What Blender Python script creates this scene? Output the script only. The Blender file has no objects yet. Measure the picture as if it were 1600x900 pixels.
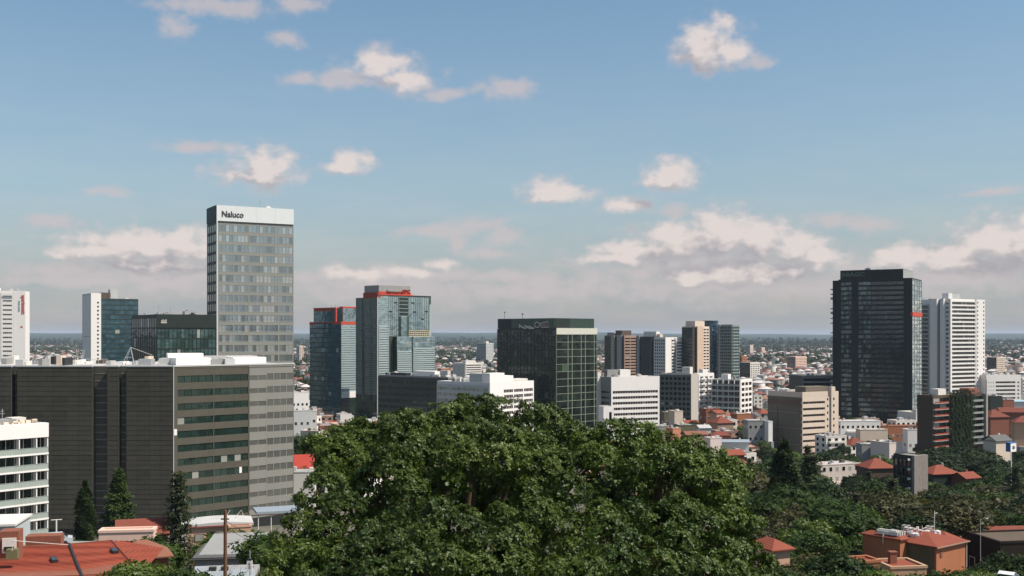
import bpy, math, random
import numpy as np
from mathutils import Vector, Matrix
R = math.radians
S = bpy.context.scene
COL = S.collection
rng = np.random.default_rng(7)
random.seed(7)

# ------------------------------------------------------------------ camera, sky, sun, exposure
F, HZ, H = 1700.0, 522.0, 65.0            # focal length in photo pixels, horizon row, eye height (m)
cam = bpy.data.cameras.new('camera'); co = bpy.data.objects.new('camera', cam); COL.objects.link(co)
cam.sensor_width = 36; cam.lens = 36 * F / 1600; cam.shift_y = (HZ - 450) / 1600
cam.clip_start = 0.5; cam.clip_end = 60000
co.location = (0, 0, H); co.rotation_euler = (R(90), 0, 0)
S.camera = co
S.view_settings.view_transform = 'Standard'; S.view_settings.look = 'None'
S.view_settings.exposure = 0.5; S.view_settings.gamma = 1
SUN_EL, SUN_AZ = R(54), R(107)            # azimuth clockwise from the view direction (+Y)
sd = Vector((math.cos(SUN_EL) * math.sin(SUN_AZ), math.cos(SUN_EL) * math.cos(SUN_AZ), math.sin(SUN_EL)))
sl = bpy.data.lights.new('sun', 'SUN'); sl.energy = 4.6; sl.angle = R(0.5); sl.color = (1.0, 0.91, 0.80)
so = bpy.data.objects.new('sun', sl); COL.objects.link(so)
so.rotation_euler = (-sd).to_track_quat('-Z', 'Y').to_euler()
W = bpy.data.worlds.new('World'); S.world = W; W.use_nodes = True
S.cycles.volume_bounces = 0; S.cycles.max_bounces = 6; S.cycles.diffuse_bounces = 2
S.cycles.volume_step_rate = 10


class NT:
    """small helper to wire nodes"""
    def __init__(s, tree):
        s.t = tree; s.n = tree.nodes; s.l = tree.links
    def new(s, typ, **kw):
        n = s.n.new(typ)
        for k, v in kw.items(): setattr(n, k, v)
        return n
    def put(s, sock, v):
        if isinstance(v, bpy.types.NodeSocket): s.l.new(v, sock)
        elif isinstance(v, (tuple, list, Vector)):
            sock.default_value = (*v, 1.0) if sock.type == 'RGBA' and len(v) == 3 else tuple(v)
        else: sock.default_value = v
    def math(s, op, a, b=None, c=None, clamp=False):
        n = s.new('ShaderNodeMath', operation=op, use_clamp=clamp)
        for i, v in enumerate((a, b, c)):
            if v is not None: s.put(n.inputs[i], v)
        return n.outputs[0]
    def vec(s, op, a, b=None, c=None):
        n = s.new('ShaderNodeVectorMath', operation=op)
        for i, v in enumerate((a, b, c)):
            if v is not None: s.put(n.inputs[i], v)
        return n.outputs['Value'] if op in ('LENGTH', 'DISTANCE', 'DOT_PRODUCT') else n.outputs['Vector']
    def mix(s, f, a, b, mode='MIX'):
        n = s.new('ShaderNodeMix', data_type='RGBA', blend_type=mode)
        s.put(n.inputs[0], f); s.put(n.inputs[6], a); s.put(n.inputs[7], b)
        return n.outputs[2]
    def ramp(s, f, stops, interp='LINEAR'):
        n = s.new('ShaderNodeValToRGB'); n.color_ramp.interpolation = interp
        e = n.color_ramp.elements
        while len(e) < len(stops): e.new(0.5)
        for i, (p, c) in enumerate(stops):
            e[i].position = p; e[i].color = (*c, 1) if len(c) == 3 else c
        s.put(n.inputs[0], f); return n.outputs[0]
    def rng(s, v, a, b, c, d, smooth=False):
        n = s.new('ShaderNodeMapRange', interpolation_type='SMOOTHSTEP' if smooth else 'LINEAR')
        for i, x in enumerate((v, a, b, c, d)): s.put(n.inputs[i], x)
        return n.outputs[0]
    def noise(s, v, scale, detail=4, rough=0.55, dim='3D'):
        n = s.new('ShaderNodeTexNoise', noise_dimensions=dim)
        if v is not None: s.put(n.inputs['Vector'], v)
        n.inputs['Scale'].default_value = scale; n.inputs['Detail'].default_value = detail
        n.inputs['Roughness'].default_value = rough
        return n.outputs['Fac']


def AE(x, y):                              # photo pixel -> azimuth, elevation of that direction
    az = math.atan((x - 800) / F); return az, math.atan((HZ - y) / F * math.cos(az))


# clouds as they stand in the sky: (px, py, radius x, radius y) of each lump, weight
CUM = [(1020, 392, 88, 16), (1075, 372, 70, 24), (1135, 366, 62, 32), (1190, 376, 62, 26), (1240, 385, 50, 24), (1275, 396, 35, 14),
       (1150, 425, 90, 18), (1080, 430, 60, 14), (1220, 425, 60, 15), (960, 405, 50, 10),
       (1560, 383, 60, 32), (1600, 380, 45, 34), (1500, 398, 50, 18), (1415, 402, 44, 18), (1520, 412, 80, 12), (1380, 398, 24, 8),
       (215, 382, 90, 21), (290, 384, 70, 22), (150, 392, 62, 10), (340, 386, 70, 18), (240, 416, 90, 10),
       (412, 262, 46, 25), (400, 275, 60, 12), (548, 252, 32, 15), (530, 262, 24, 10),
       (1108, 68, 44, 30), (1095, 85, 34, 22), (1140, 78, 30, 14),
       (1050, 272, 36, 22), (1040, 283, 34, 10), (866, 298, 42, 15), (875, 306, 54, 9), (980, 320, 36, 10),
       (595, 104, 40, 18), (630, 122, 44, 13), (690, 412, 26, 8), (560, 428, 50, 9), (640, 424, 40, 7)]
WSP = [(590, 98, 42, 24), (620, 118, 60, 19), (540, 124, 68, 13), (650, 130, 40, 16), (790, 138, 46, 14), (690, 148, 40, 9), (600, 432, 110, 18), (500, 436, 50, 15), (700, 430, 60, 12), (590, 447, 130, 14), (800, 432, 70, 10), (470, 122, 30, 10), (340, 8, 90, 14), (275, 38, 22, 18), (470, 4, 36, 14), (315, 232, 50, 9), (80, 348, 46, 10), (750, 349, 40, 11), (715, 378, 16, 14),
       (785, 370, 30, 13), (690, 360, 60, 10), (1310, 346, 50, 12), (1350, 350, 40, 9), (1056, 332, 24, 14), (930, 436, 26, 12), (850, 440, 80, 16),
       (1005, 425, 60, 12), (760, 395, 50, 9), (1180, 95, 28, 10), (100, 420, 100, 12), (120, 440, 120, 12), (400, 430, 60, 12),
       (1380, 440, 60, 12), (1480, 440, 90, 12), (1340, 420, 60, 10), (1550, 300, 40, 6), (1130, 445, 260, 26), (620, 458, 200, 22), (1500, 432, 140, 26), (850, 455, 160, 18), (240, 435, 160, 22), (1130, 412, 210, 44), (1540, 410, 90, 36), (240, 412, 150, 26), (160, 300, 30, 8), (450, 62, 26, 12)]


def cloud_group():
    g = bpy.data.node_groups.new('cloud_field', 'ShaderNodeTree')
    g.interface.new_socket('P', in_out='INPUT', socket_type='NodeSocketVector')
    g.interface.new_socket('Solid', in_out='OUTPUT', socket_type='NodeSocketFloat')
    g.interface.new_socket('Thin', in_out='OUTPUT', socket_type='NodeSocketFloat')
    k = NT(g); gi = k.new('NodeGroupInput'); go = k.new('NodeGroupOutput')
    P = gi.outputs[0]
    wn = k.new('ShaderNodeTexNoise'); k.put(wn.inputs['Vector'], P); wn.inputs['Scale'].default_value = 38; wn.inputs['Detail'].default_value = 3
    wv = k.vec('MULTIPLY', k.vec('SUBTRACT', wn.outputs['Color'], (0.5, 0.5, 0.5)), (0.020, 0.012, 0))
    Q = k.vec('ADD', P, wv)
    def field(lst):
        m = None
        for (x, y, rx, ry) in lst:
            a, e = AE(x, y); sx, sy = F / rx * 1.08, F / ry * 0.97
            ln = k.vec('LENGTH', k.vec('MULTIPLY_ADD', Q, (sx, sy, 0), (-a * sx, -e * sy, 0)))
            m = ln if m is None else k.math('MINIMUM', m, ln)
        return k.math('SUBTRACT', 1.0, m)
    fine = k.noise(k.vec('MULTIPLY', P, (1, 1.35, 1)), 52, 6, 0.54)
    fb = k.math('MULTIPLY', k.math('SUBTRACT', fine, 0.5), 2.6)
    # the same kind of clouds, by noise alone, outside the photographed part of the sky
    sep = k.new('ShaderNodeSeparateXYZ'); k.put(sep.inputs[0], P)
    out = k.rng(k.math('ABSOLUTE', sep.outputs[0]), 0.52, 0.62, 0, 1, True)
    up = k.rng(sep.outputs[1], 0.34, 0.42, 0, 1, True)
    out = k.math('MAXIMUM', out, up)
    big = k.noise(k.vec('MULTIPLY', P, (1, 2.2, 1)), 5.5, 3, 0.5)
    auto = k.rng(big, 0.56, 0.72, -0.8, 0.7)
    auto = k.math('ADD', k.math('MULTIPLY', out, 3.0), k.math('ADD', auto, -3.0))
    s1 = k.math('ADD', k.math('MAXIMUM', field(CUM), auto), fb)
    s2 = k.math('ADD', field(WSP), fb)
    k.put(go.inputs[0], s1); k.put(go.inputs[1], s2)
    return g


def build_world():
    k = NT(W.node_tree); k.n.clear()
    sky = k.new('ShaderNodeTexSky', sky_type='NISHITA', sun_disc=False)
    sky.sun_elevation = SUN_EL; sky.sun_rotation = SUN_AZ
    sky.altitude = 100; sky.air_density = 1.0; sky.dust_density = 0.8; sky.ozone_density = 1.2
    tc = k.new('ShaderNodeTexCoord')
    d = k.vec('NORMALIZE', tc.outputs['Generated'])
    sp = k.new('ShaderNodeSeparateXYZ'); k.put(sp.inputs[0], d)
    az = k.math('ARCTAN2', sp.outputs[0], sp.outputs[1]); el = k.math('ARCSINE', sp.outputs[2])
    cb = k.new('ShaderNodeCombineXYZ'); k.put(cb.inputs[0], az); k.put(cb.inputs[1], el); P = cb.outputs[0]
    g = cloud_group()
    g1 = k.new('ShaderNodeGroup', node_tree=g); k.put(g1.inputs[0], P)
    g2 = k.new('ShaderNodeGroup', node_tree=g); k.put(g2.inputs[0], k.vec('ADD', P, (0.010, 0.020, 0)))
    solid = k.rng(g1.outputs[0], -0.75, 0.58, 0, 1, True)
    thin = k.math('MULTIPLY', k.rng(g1.outputs[1], -0.6, 0.8, 0, 1, True), 0.72)
    a = k.math('MAXIMUM', k.math('MULTIPLY', solid, 0.9), thin)
    lit = k.rng(k.math('SUBTRACT', g1.outputs[0], g2.outputs[0]), -0.6, 0.85, 0, 1, True)
    ccol = k.ramp(lit, [(0, (2.9, 2.7, 2.92)), (0.5, (4.1, 3.7, 3.7)), (1, (5.6, 4.95, 4.7))])
    ccol2 = k.mix(solid, (4.3, 3.8, 3.85), ccol)
    base = k.mix(1.0, sky.outputs[0], (0.80, 0.91, 0.875), 'MULTIPLY')
    hz = k.ramp(el, [(0.0, (1, 1, 1)), (0.05, (0.85,) * 3), (0.13, (0.4,) * 3), (0.27, (0.06,) * 3), (0.45, (0, 0, 0))])
    strat = k.noise(k.vec('MULTIPLY', P, (1, 5, 1)), 9, 4, 0.6)
    hcol = k.mix(k.rng(strat, 0.35, 0.65, 0, 1), (2.5, 2.55, 2.85), (3.1, 2.85, 2.95))
    base = k.mix(k.math('MULTIPLY', hz, 0.86), base, hcol)
    low = k.rng(el, -0.01, 0.05, 0.45, 1.0, True)
    fin = k.mix(k.math('MULTIPLY', a, low), base, ccol2)
    bg = k.new('ShaderNodeBackground'); k.put(bg.inputs[0], fin); bg.inputs[1].default_value = 0.1
    o = k.new('ShaderNodeOutputWorld'); k.l.new(bg.outputs[0], o.inputs[0])


build_world()

# ------------------------------------------------------------------ materials
MATS = {}
SIMP = {}


def finish_mat(name, m):
    MATS[name] = m; return m


def wall(name, c, var=0.12, rough=0.85, scale=0.25, streak=1.0, spec=0.2):
    """painted or rendered wall with soft blotches and rain streaks"""
    if name in MATS: return MATS[name]
    m = bpy.data.materials.new(name); m.use_nodes = True; k = NT(m.node_tree); b = k.n['Principled BSDF']
    tc = k.new('ShaderNodeTexCoord')
    oi = k.new('ShaderNodeObjectInfo')
    n1 = k.noise(tc.outputs['Object'], scale, 5, 0.6)
    n2 = k.noise(k.vec('MULTIPLY', tc.outputs['Object'], (3.2, 3.2, 0.16)), scale * 2.2, 4, 0.65)
    v = k.math('ADD', k.math('MULTIPLY', k.math('SUBTRACT', n1, 0.5), var * 2.4), k.math('MULTIPLY', k.math('SUBTRACT', n2, 0.5), var * 2.0 * streak))
    v = k.math('ADD', v, k.math('MULTIPLY', k.math('SUBTRACT', oi.outputs['Random'], 0.5), var * 0.5))
    v = k.math('ADD', v, 1.0)
    col = k.vec('SCALE', c); col_n = col.node; k.put(col_n.inputs['Scale'], v)
    k.put(b.inputs['Base Color'], col); b.inputs['Roughness'].default_value = rough
    b.inputs['Specular IOR Level'].default_value = spec
    return finish_mat(name, m)


def glass(name, c, refl=0.2, rough=0.07, var=0.5, tint=(0.8, 0.9, 0.95), blind=0.12, blindcol=(0.3, 0.3, 0.27)):
    """facade glass: dark body, coated reflection, every pane a little different, some blinds drawn"""
    if name in MATS: return MATS[name]
    m = bpy.data.materials.new(name); m.use_nodes = True; k = NT(m.node_tree); b = k.n['Principled BSDF']
    ge = k.new('ShaderNodeNewGeometry'); oi = k.new('ShaderNodeObjectInfo'); tc = k.new('ShaderNodeTexCoord')
    wn = k.new('ShaderNodeTexWhiteNoise', noise_dimensions='2D')
    cb = k.new('ShaderNodeCombineXYZ'); k.put(cb.inputs[0], ge.outputs['Random Per Island']); k.put(cb.inputs[1], oi.outputs['Random'])
    k.put(wn.inputs['Vector'], cb.outputs[0]); rv = wn.outputs['Value']
    v = k.math('ADD', 1.0 - var / 2, k.math('MULTIPLY', rv, var))
    col = k.vec('SCALE', c); k.put(col.node.inputs['Scale'], v)
    sepc = k.new('ShaderNodeSeparateColor'); k.put(sepc.inputs[0], wn.outputs['Color'])
    bl = k.math('LESS_THAN', sepc.outputs[1], blind)
    col = k.mix(bl, col, blindcol)
    k.put(b.inputs['Base Color'], col); b.inputs['Roughness'].default_value = rough; b.inputs['IOR'].default_value = 1.5
    wob = k.noise(tc.outputs['Object'], 0.18, 2, 0.5)
    bp = k.new('ShaderNodeBump'); bp.inputs['Strength'].default_value = 0.25; bp.inputs['Distance'].default_value = 0.6; k.put(bp.inputs['Height'], wob)
    g = k.new('ShaderNodeBsdfGlossy'); g.inputs['Roughness'].default_value = rough; k.put(g.inputs['Color'], tint)
    k.put(g.inputs['Normal'], bp.outputs[0]); k.put(b.inputs['Normal'], bp.outputs[0])
    mx = k.new('ShaderNodeMixShader'); k.put(mx.inputs[0], k.math('MULTIPLY', refl, k.math('ADD', 0.7, k.math('MULTIPLY', sepc.outputs[0], 0.6))))
    k.l.new(b.outputs[0], mx.inputs[1]); k.l.new(g.outputs[0], mx.inputs[2])
    k.l.new(mx.outputs[0], k.n['Material Output'].inputs[0])
    return finish_mat(name, m)


def tile(name, c, var=0.3):
    """roof tiles: course lines in relief and mottled colour"""
    if name in MATS: return MATS[name]
    m = bpy.data.materials.new(name); m.use_nodes = True; k = NT(m.node_tree); b = k.n['Principled BSDF']
    tc = k.new('ShaderNodeTexCoord'); oi = k.new('ShaderNodeObjectInfo')
    n1 = k.noise(tc.outputs['Object'], 0.9, 6, 0.7); n2 = k.noise(tc.outputs['Object'], 9, 3, 0.6)
    v = k.math('ADD', 1 - var * 0.75, k.math('MULTIPLY', k.math('ADD', n1, k.math('MULTIPLY', n2, 0.5)), var))
    v = k.math('ADD', v, k.math('MULTIPLY', k.math('SUBTRACT', oi.outputs['Random'], 0.5), 0.25))
    col = k.vec('SCALE', c); k.put(col.node.inputs['Scale'], v)
    moss = k.rng(k.noise(tc.outputs['Object'], 0.45, 5, 0.7), 0.60, 0.75, 0, 0.5)
    k.put(b.inputs['Base Color'], k.mix(moss, col, (0.09, 0.07, 0.04)))
    b.inputs['Roughness'].default_value = 0.8; b.inputs['Specular IOR Level'].default_value = 0.25
    wv = k.new('ShaderNodeTexWave', wave_type='BANDS', bands_direction='Z'); k.put(wv.inputs['Vector'], tc.outputs['Object']); wv.inputs['Scale'].default_value = 1.9
    bp = k.new('ShaderNodeBump'); bp.inputs['Strength'].default_value = 0.5; bp.inputs['Distance'].default_value = 0.05
    k.put(bp.inputs['Height'], k.math('ADD', wv.outputs['Fac'], n2)); k.put(b.inputs['Normal'], bp.outputs[0])
    return finish_mat(name, m)


def leafmat(name, c1, c2, trans=0.25, rough=0.42, spec=0.5):
    if name in MATS: return MATS[name]
    m = bpy.data.materials.new(name); m.use_nodes = True; k = NT(m.node_tree); b = k.n['Principled BSDF']
    ge = k.new('ShaderNodeNewGeometry'); oi = k.new('ShaderNodeObjectInfo'); tc = k.new('ShaderNodeTexCoord')
    n = k.noise(tc.outputs['Object'], 0.55, 4, 0.6)
    n0 = k.noise(tc.outputs['Object'], 0.22, 2, 0.5)
    f = k.math('ADD', k.math('MULTIPLY', ge.outputs['Random Per Island'], 0.42), k.rng(n, 0.3, 0.7, 0, 0.35), clamp=True)
    f = k.math('ADD', f, k.rng(n0, 0.38, 0.62, -.12, 0.38), clamp=True)
    col = k.mix(f, c1, c2)
    col = k.vec('SCALE', col); k.put(col.node.inputs['Scale'], k.math('ADD', 0.75, k.math('MULTIPLY', oi.outputs['Random'], 0.5)))
    k.put(b.inputs['Base Color'], col); b.inputs['Roughness'].default_value = rough; b.inputs['Specular IOR Level'].default_value = spec
    if trans:
        t = k.new('ShaderNodeBsdfTranslucent'); k.put(t.inputs[0], k.mix(1.0, col, (1.2, 1.5, 0.5), 'MULTIPLY'))
        mx = k.new('ShaderNodeMixShader'); mx.inputs[0].default_value = trans
        k.l.new(b.outputs[0], mx.inputs[1]); k.l.new(t.outputs[0], mx.inputs[2]); k.l.new(mx.outputs[0], k.n['Material Output'].inputs[0])
    return finish_mat(name, m)


def island_mat(name, stops, rough=0.85):
    if name in MATS: return MATS[name]
    m = bpy.data.materials.new(name); m.use_nodes = True; k = NT(m.node_tree); b = k.n['Principled BSDF']
    ge = k.new('ShaderNodeNewGeometry')
    k.put(b.inputs['Base Color'], k.ramp(ge.outputs['Random Per Island'], stops, 'CONSTANT')); b.inputs['Roughness'].default_value = rough
    b.inputs['Specular IOR Level'].default_value = 0.2
    return finish_mat(name, m)


WHITE = wall('white_paint', (0.74, 0.71, 0.68), 0.05)
OFFW = wall('off_white_render', (0.62, 0.59, 0.54), 0.08)
GREYW = wall('grey_concrete', (0.27, 0.27, 0.26), 0.12)
LGREY = wall('light_grey_panel', (0.45, 0.46, 0.45), 0.08)
TAN = wall('tan_concrete', (0.60, 0.50, 0.41), 0.08)
CREAM = wall('cream_render', (0.63, 0.52, 0.42), 0.08)
PINK = wall('pink_render', (0.68, 0.47, 0.38), 0.08)
PEACH = wall('peach_render', (0.52, 0.32, 0.22), 0.10)
BRICK = wall('red_brick_wall', (0.22, 0.085, 0.055), 0.2, scale=1.2)
ORANGE = wall('orange_render', (0.33, 0.13, 0.065), 0.14)
BROWN = wall('brown_wall', (0.10, 0.075, 0.055), 0.2)
BROWNB = wall('brown_brick_pale', (0.30, 0.20, 0.15), 0.15)
DARKG = wall('dark_green_metal', (0.018, 0.027, 0.022), 0.2, rough=0.55, spec=0.3)
DARK = wall('dark_metal', (0.02, 0.022, 0.022), 0.2, rough=0.5, spec=0.4)
REDP = wall('red_paint', (0.46, 0.065, 0.038), 0.08)
REDB = wall('dark_red_paint', (0.30, 0.05, 0.025), 0.1)
GRAVEL = wall('roof_gravel', (0.20, 0.19, 0.17), 0.3, scale=0.5, streak=0)
LROOF = wall('pale_roof_sheet', (0.42, 0.41, 0.40), 0.2, scale=0.3)
TIN = wall('metal_roof_sheet', (0.30, 0.32, 0.33), 0.25, rough=0.45, scale=0.6, spec=0.5)
STEEL = wall('grey_steel', (0.32, 0.33, 0.34), 0.1, rough=0.4, spec=0.5)
WOOD = wall('weathered_wood', (0.13, 0.065, 0.035), 0.3, scale=3)
BARK = wall('tree_bark', (0.10, 0.075, 0.05), 0.4, scale=3)
ASPH = wall('asphalt', (0.05, 0.05, 0.05), 0.25, scale=0.8, streak=0)
PAVE = wall('pavement_concrete', (0.26, 0.25, 0.23), 0.2, scale=0.8, streak=0)
MESHB = wall('olive_mesh_cladding', (0.060, 0.056, 0.044), 0.34, rough=0.75)
MESHL = wall('pale_mesh_cladding', (0.20, 0.195, 0.17), 0.1, rough=0.7)
MESHM = wall('brown_spandrel', (0.085, 0.077, 0.060), 0.12, rough=0.7)
RTILE = tile('terracotta_tiles', (0.17, 0.047, 0.030))
OTILE = tile('orange_tiles', (0.20, 0.053, 0.030))
BTILE = tile('brown_tiles', (0.20, 0.085, 0.055))
GTILE = tile('grey_tiles', (0.10, 0.10, 0.10))
GL_DK = glass('dark_green_glass', (0.006, 0.015, 0.010), 0.03, var=0.9, blind=0.04, blindcol=(0.05, 0.07, 0.05))
GL_BLK = glass('black_glass', (0.005, 0.008, 0.006), 0.02, var=0.8, blind=0.05)
GL_TEAL = glass('teal_glass', (0.012, 0.04, 0.05), 0.12, var=0.9, tint=(0.5, 0.75, 0.85), blind=0.03)
GL_LB = glass('pale_blue_glass', (0.10, 0.15, 0.16), 0.62, var=0.5, tint=(0.72, 0.86, 0.88), blind=0.06)
GL_GREY = glass('grey_office_glass', (0.095, 0.11, 0.115), 0.40, var=0.8, tint=(0.76, 0.83, 0.88), blind=0.22, blindcol=(0.32, 0.31, 0.28))
GL_BR = glass('brown_window_glass', (0.028, 0.018, 0.015), 0.04, var=0.8, blind=0.06, blindcol=(0.2, 0.16, 0.13))
GL_WIN = glass('window_glass', (0.03, 0.035, 0.04), 0.10, var=0.8, blind=0.2, blindcol=(0.35, 0.32, 0.27))
GL_RAIL = glass('balcony_glass', (0.25, 0.28, 0.27), 0.2, var=0.3, blind=0)
LEAF_BIG = leafmat('fig_leaf', (0.012, 0.036, 0.004), (0.108, 0.150, 0.020), 0.10, 0.5, 0.28)
LEAF_MID = leafmat('green_leaf', (0.016, 0.038, 0.006), (0.055, 0.085, 0.014), 0.2, 0.6, 0.2)
LEAF_DK = leafmat('dark_leaf', (0.010, 0.024, 0.005), (0.032, 0.052, 0.010), 0.15, 0.6, 0.2)
LEAF_BR = leafmat('russet_leaf', (0.030, 0.032, 0.009), (0.075, 0.066, 0.018), 0.2, 0.6, 0.3)
LEAF_YG = leafmat('fresh_leaf', (0.05, 0.09, 0.014), (0.12, 0.15, 0.03), 0.25, 0.5, 0.3)
CONIF = leafmat('conifer_needle', (0.016, 0.034, 0.008), (0.055, 0.082, 0.018), 0.1, 0.6, 0.2)
CAR_W = wall('white_car_paint', (0.75, 0.75, 0.76), 0.03, rough=0.25, spec=0.6)
CAR_S = wall('silver_car_paint', (0.45, 0.47, 0.50), 0.03, rough=0.25, spec=0.6)
CAR_B = wall('blue_car_paint', (0.05, 0.09, 0.22), 0.03, rough=0.25, spec=0.6)
RUB = wall('black_rubber', (0.02, 0.02, 0.02), 0.1)


# ------------------------------------------------------------------ mesh and object helpers
class MB:
    def __init__(s): s.v = []; s.f = []; s.m = []
    def box(s, x0, x1, y0, y1, z0, z1, mi=0, skip=()):
        b = len(s.v)
        s.v += [(x0, y0, z0), (x1, y0, z0), (x1, y1, z0), (x0, y1, z0), (x0, y0, z1), (x1, y0, z1), (x1, y1, z1), (x0, y1, z1)]
        for i, f in enumerate(((0, 3, 2, 1), (4, 5, 6, 7), (0, 1, 5, 4), (1, 2, 6, 5), (2, 3, 7, 6), (3, 0, 4, 7))):
            if i in skip: continue
            s.f.append(tuple(b + j for j in f)); s.m.append(mi)
        return s
    def ubox(s, u0, u1, o0, o1, z0, z1, mi=0): return s.box(u0, u1, -o1, -o0, z0, z1, mi)
    def poly(s, pts, mi=0):
        b = len(s.v); s.v += [tuple(p) for p in pts]; s.f.append(tuple(range(b, b + len(pts)))); s.m.append(mi); return s
    def prism(s, pts, z0, z1, mi=0, top=True):
        b = len(s.v); n = len(pts)
        s.v += [(p[0], p[1], z0) for p in pts] + [(p[0], p[1], z1) for p in pts]
        for i in range(n):
            j = (i + 1) % n; s.f.append((b + i, b + j, b + n + j, b + n + i)); s.m.append(mi)
        if top: s.f.append(tuple(b + n + i for i in range(n))); s.m.append(mi)
        return s
    def tube(s, path, rad, seg=6, mi=0):
        b = len(s.v); P = [Vector(p) for p in path]; n = len(P)
        if not isinstance(rad, (list, tuple)): rad = [rad] * n
        for i, p in enumerate(P):
            d = (P[min(i + 1, n - 1)] - P[max(i - 1, 0)]).normalized()
            a = d.cross(Vector((0, 0, 1)) if abs(d.z) < 0.95 else Vector((1, 0, 0))).normalized(); c = d.cross(a)
            for k in range(seg):
                t = 2 * math.pi * k / seg; s.v.append(tuple(p + (a * math.cos(t) + c * math.sin(t)) * rad[i]))
        for i in range(n - 1):
            for k in range(seg):
                k2 = (k + 1) % seg
                s.f.append((b + i * seg + k, b + i * seg + k2, b + (i + 1) * seg + k2, b + (i + 1) * seg + k)); s.m.append(mi)
        s.f.append(tuple(b + k for k in range(seg))[::-1]); s.m.append(mi)
        s.f.append(tuple(b + (n - 1) * seg + k for k in range(seg))); s.m.append(mi)
        return s
    def mesh(s, name, mats):
        me = bpy.data.meshes.new(name); me.from_pydata(s.v, [], s.f)
        mats = mats if isinstance(mats, (list, tuple)) else [mats]
        for m in mats: me.materials.append(m)
        if len(mats) > 1: me.polygons.foreach_set('material_index', s.m)
        me.update(); return me


def link(name, me, parent=None, loc=None, rot=None, kind=None):
    o = bpy.data.objects.new(name, me); COL.objects.link(o)
    if parent is not None: o.parent = parent
    if loc is not None: o.location = loc
    if rot is not None: o.rotation_euler = rot
    if kind: o['kind'] = kind
    return o


def tag(o, label, cat, group=None):
    o['label'] = label; o['category'] = cat
    if group: o['group'] = group
    return o


def thing(name, label, cat, loc, rz=0, group=None):
    o = bpy.data.objects.new(name, None); COL.objects.link(o); o.location = loc; o.rotation_euler = (0, 0, rz)
    o.empty_display_size = 1
    return tag(o, label, cat, group)


def ground(x, y):
    r = math.hypot(x, y)
    z = float(np.interp(r, [0, 45, 130, 200, 262, 330, 400, 500, 600, 800, 6000, 9000, 12000, 15000, 18000, 24000],
                        [49, 46, 33, 25, 18, 11.5, 8, 4, 2, 0, 0, 8, 26, 52, 76, 60]))
    if r > 7000:
        z = max(z, 0) + (math.sin(x / 1300 + 1.0) * 11 + math.sin(x / 520 + y / 3000) * 7 + math.sin(x / 210 + y / 900) * 3 + math.sin(x / 2900 + 2.4) * 14) * min(1, (r - 7000) / 5000)
    return max(z, -1.0)


def PX(x, Y): return (x - 800) / F * Y
def PZ(y, Y): return H - (y - HZ) / F * Y


# places that hide what is behind them, in photo pixels: x0, x1, top row, depth
OCC = [(0, 458, 572, 300), (480, 560, 505, 830), (556, 672, 470, 780), (592, 830, 600, 660), (778, 930, 520, 640), (955, 1030, 595, 690),
       (1032, 1090, 590, 720), (1114, 1174, 600, 800), (1202, 1304, 640, 600), (1312, 1438, 440, 830), (1445, 1536, 480, 900), (1458, 1538, 620, 530),
       (326, 458, 340, 430), (206, 336, 500, 400), (132, 214, 470, 830), (-100, 38, 460, 700)]
TREE_TOP = [(430, 860), (470, 790), (500, 725), (560, 690), (650, 670), (700, 645), (740, 632), (800, 648), (870, 662), (960, 678), (1050, 702), (1120, 715), (1160, 745), (1185, 800), (1200, 890)]


def hidden(X, Y, ztop, half):
    px = 800 + X / Y * F; hw = half / Y * F; py = HZ + (H - ztop) / Y * F
    for x0, x1, t, d in OCC:
        if Y > d and px - hw > x0 and px + hw < x1 and py > t: return True
    if Y > 75 and 520 < px < 1120:
        if py > np.interp(px, *zip(*TREE_TOP)) + 48: return True
    return px + hw < -60 or px - hw > 1660 or py > 960


FOOT = []                                   # taken ground: (x, y, radius)


def taken(x, y, r): return any((x - a) ** 2 + (y - b) ** 2 < (r + c) ** 2 for a, b, c in FOOT)


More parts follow.
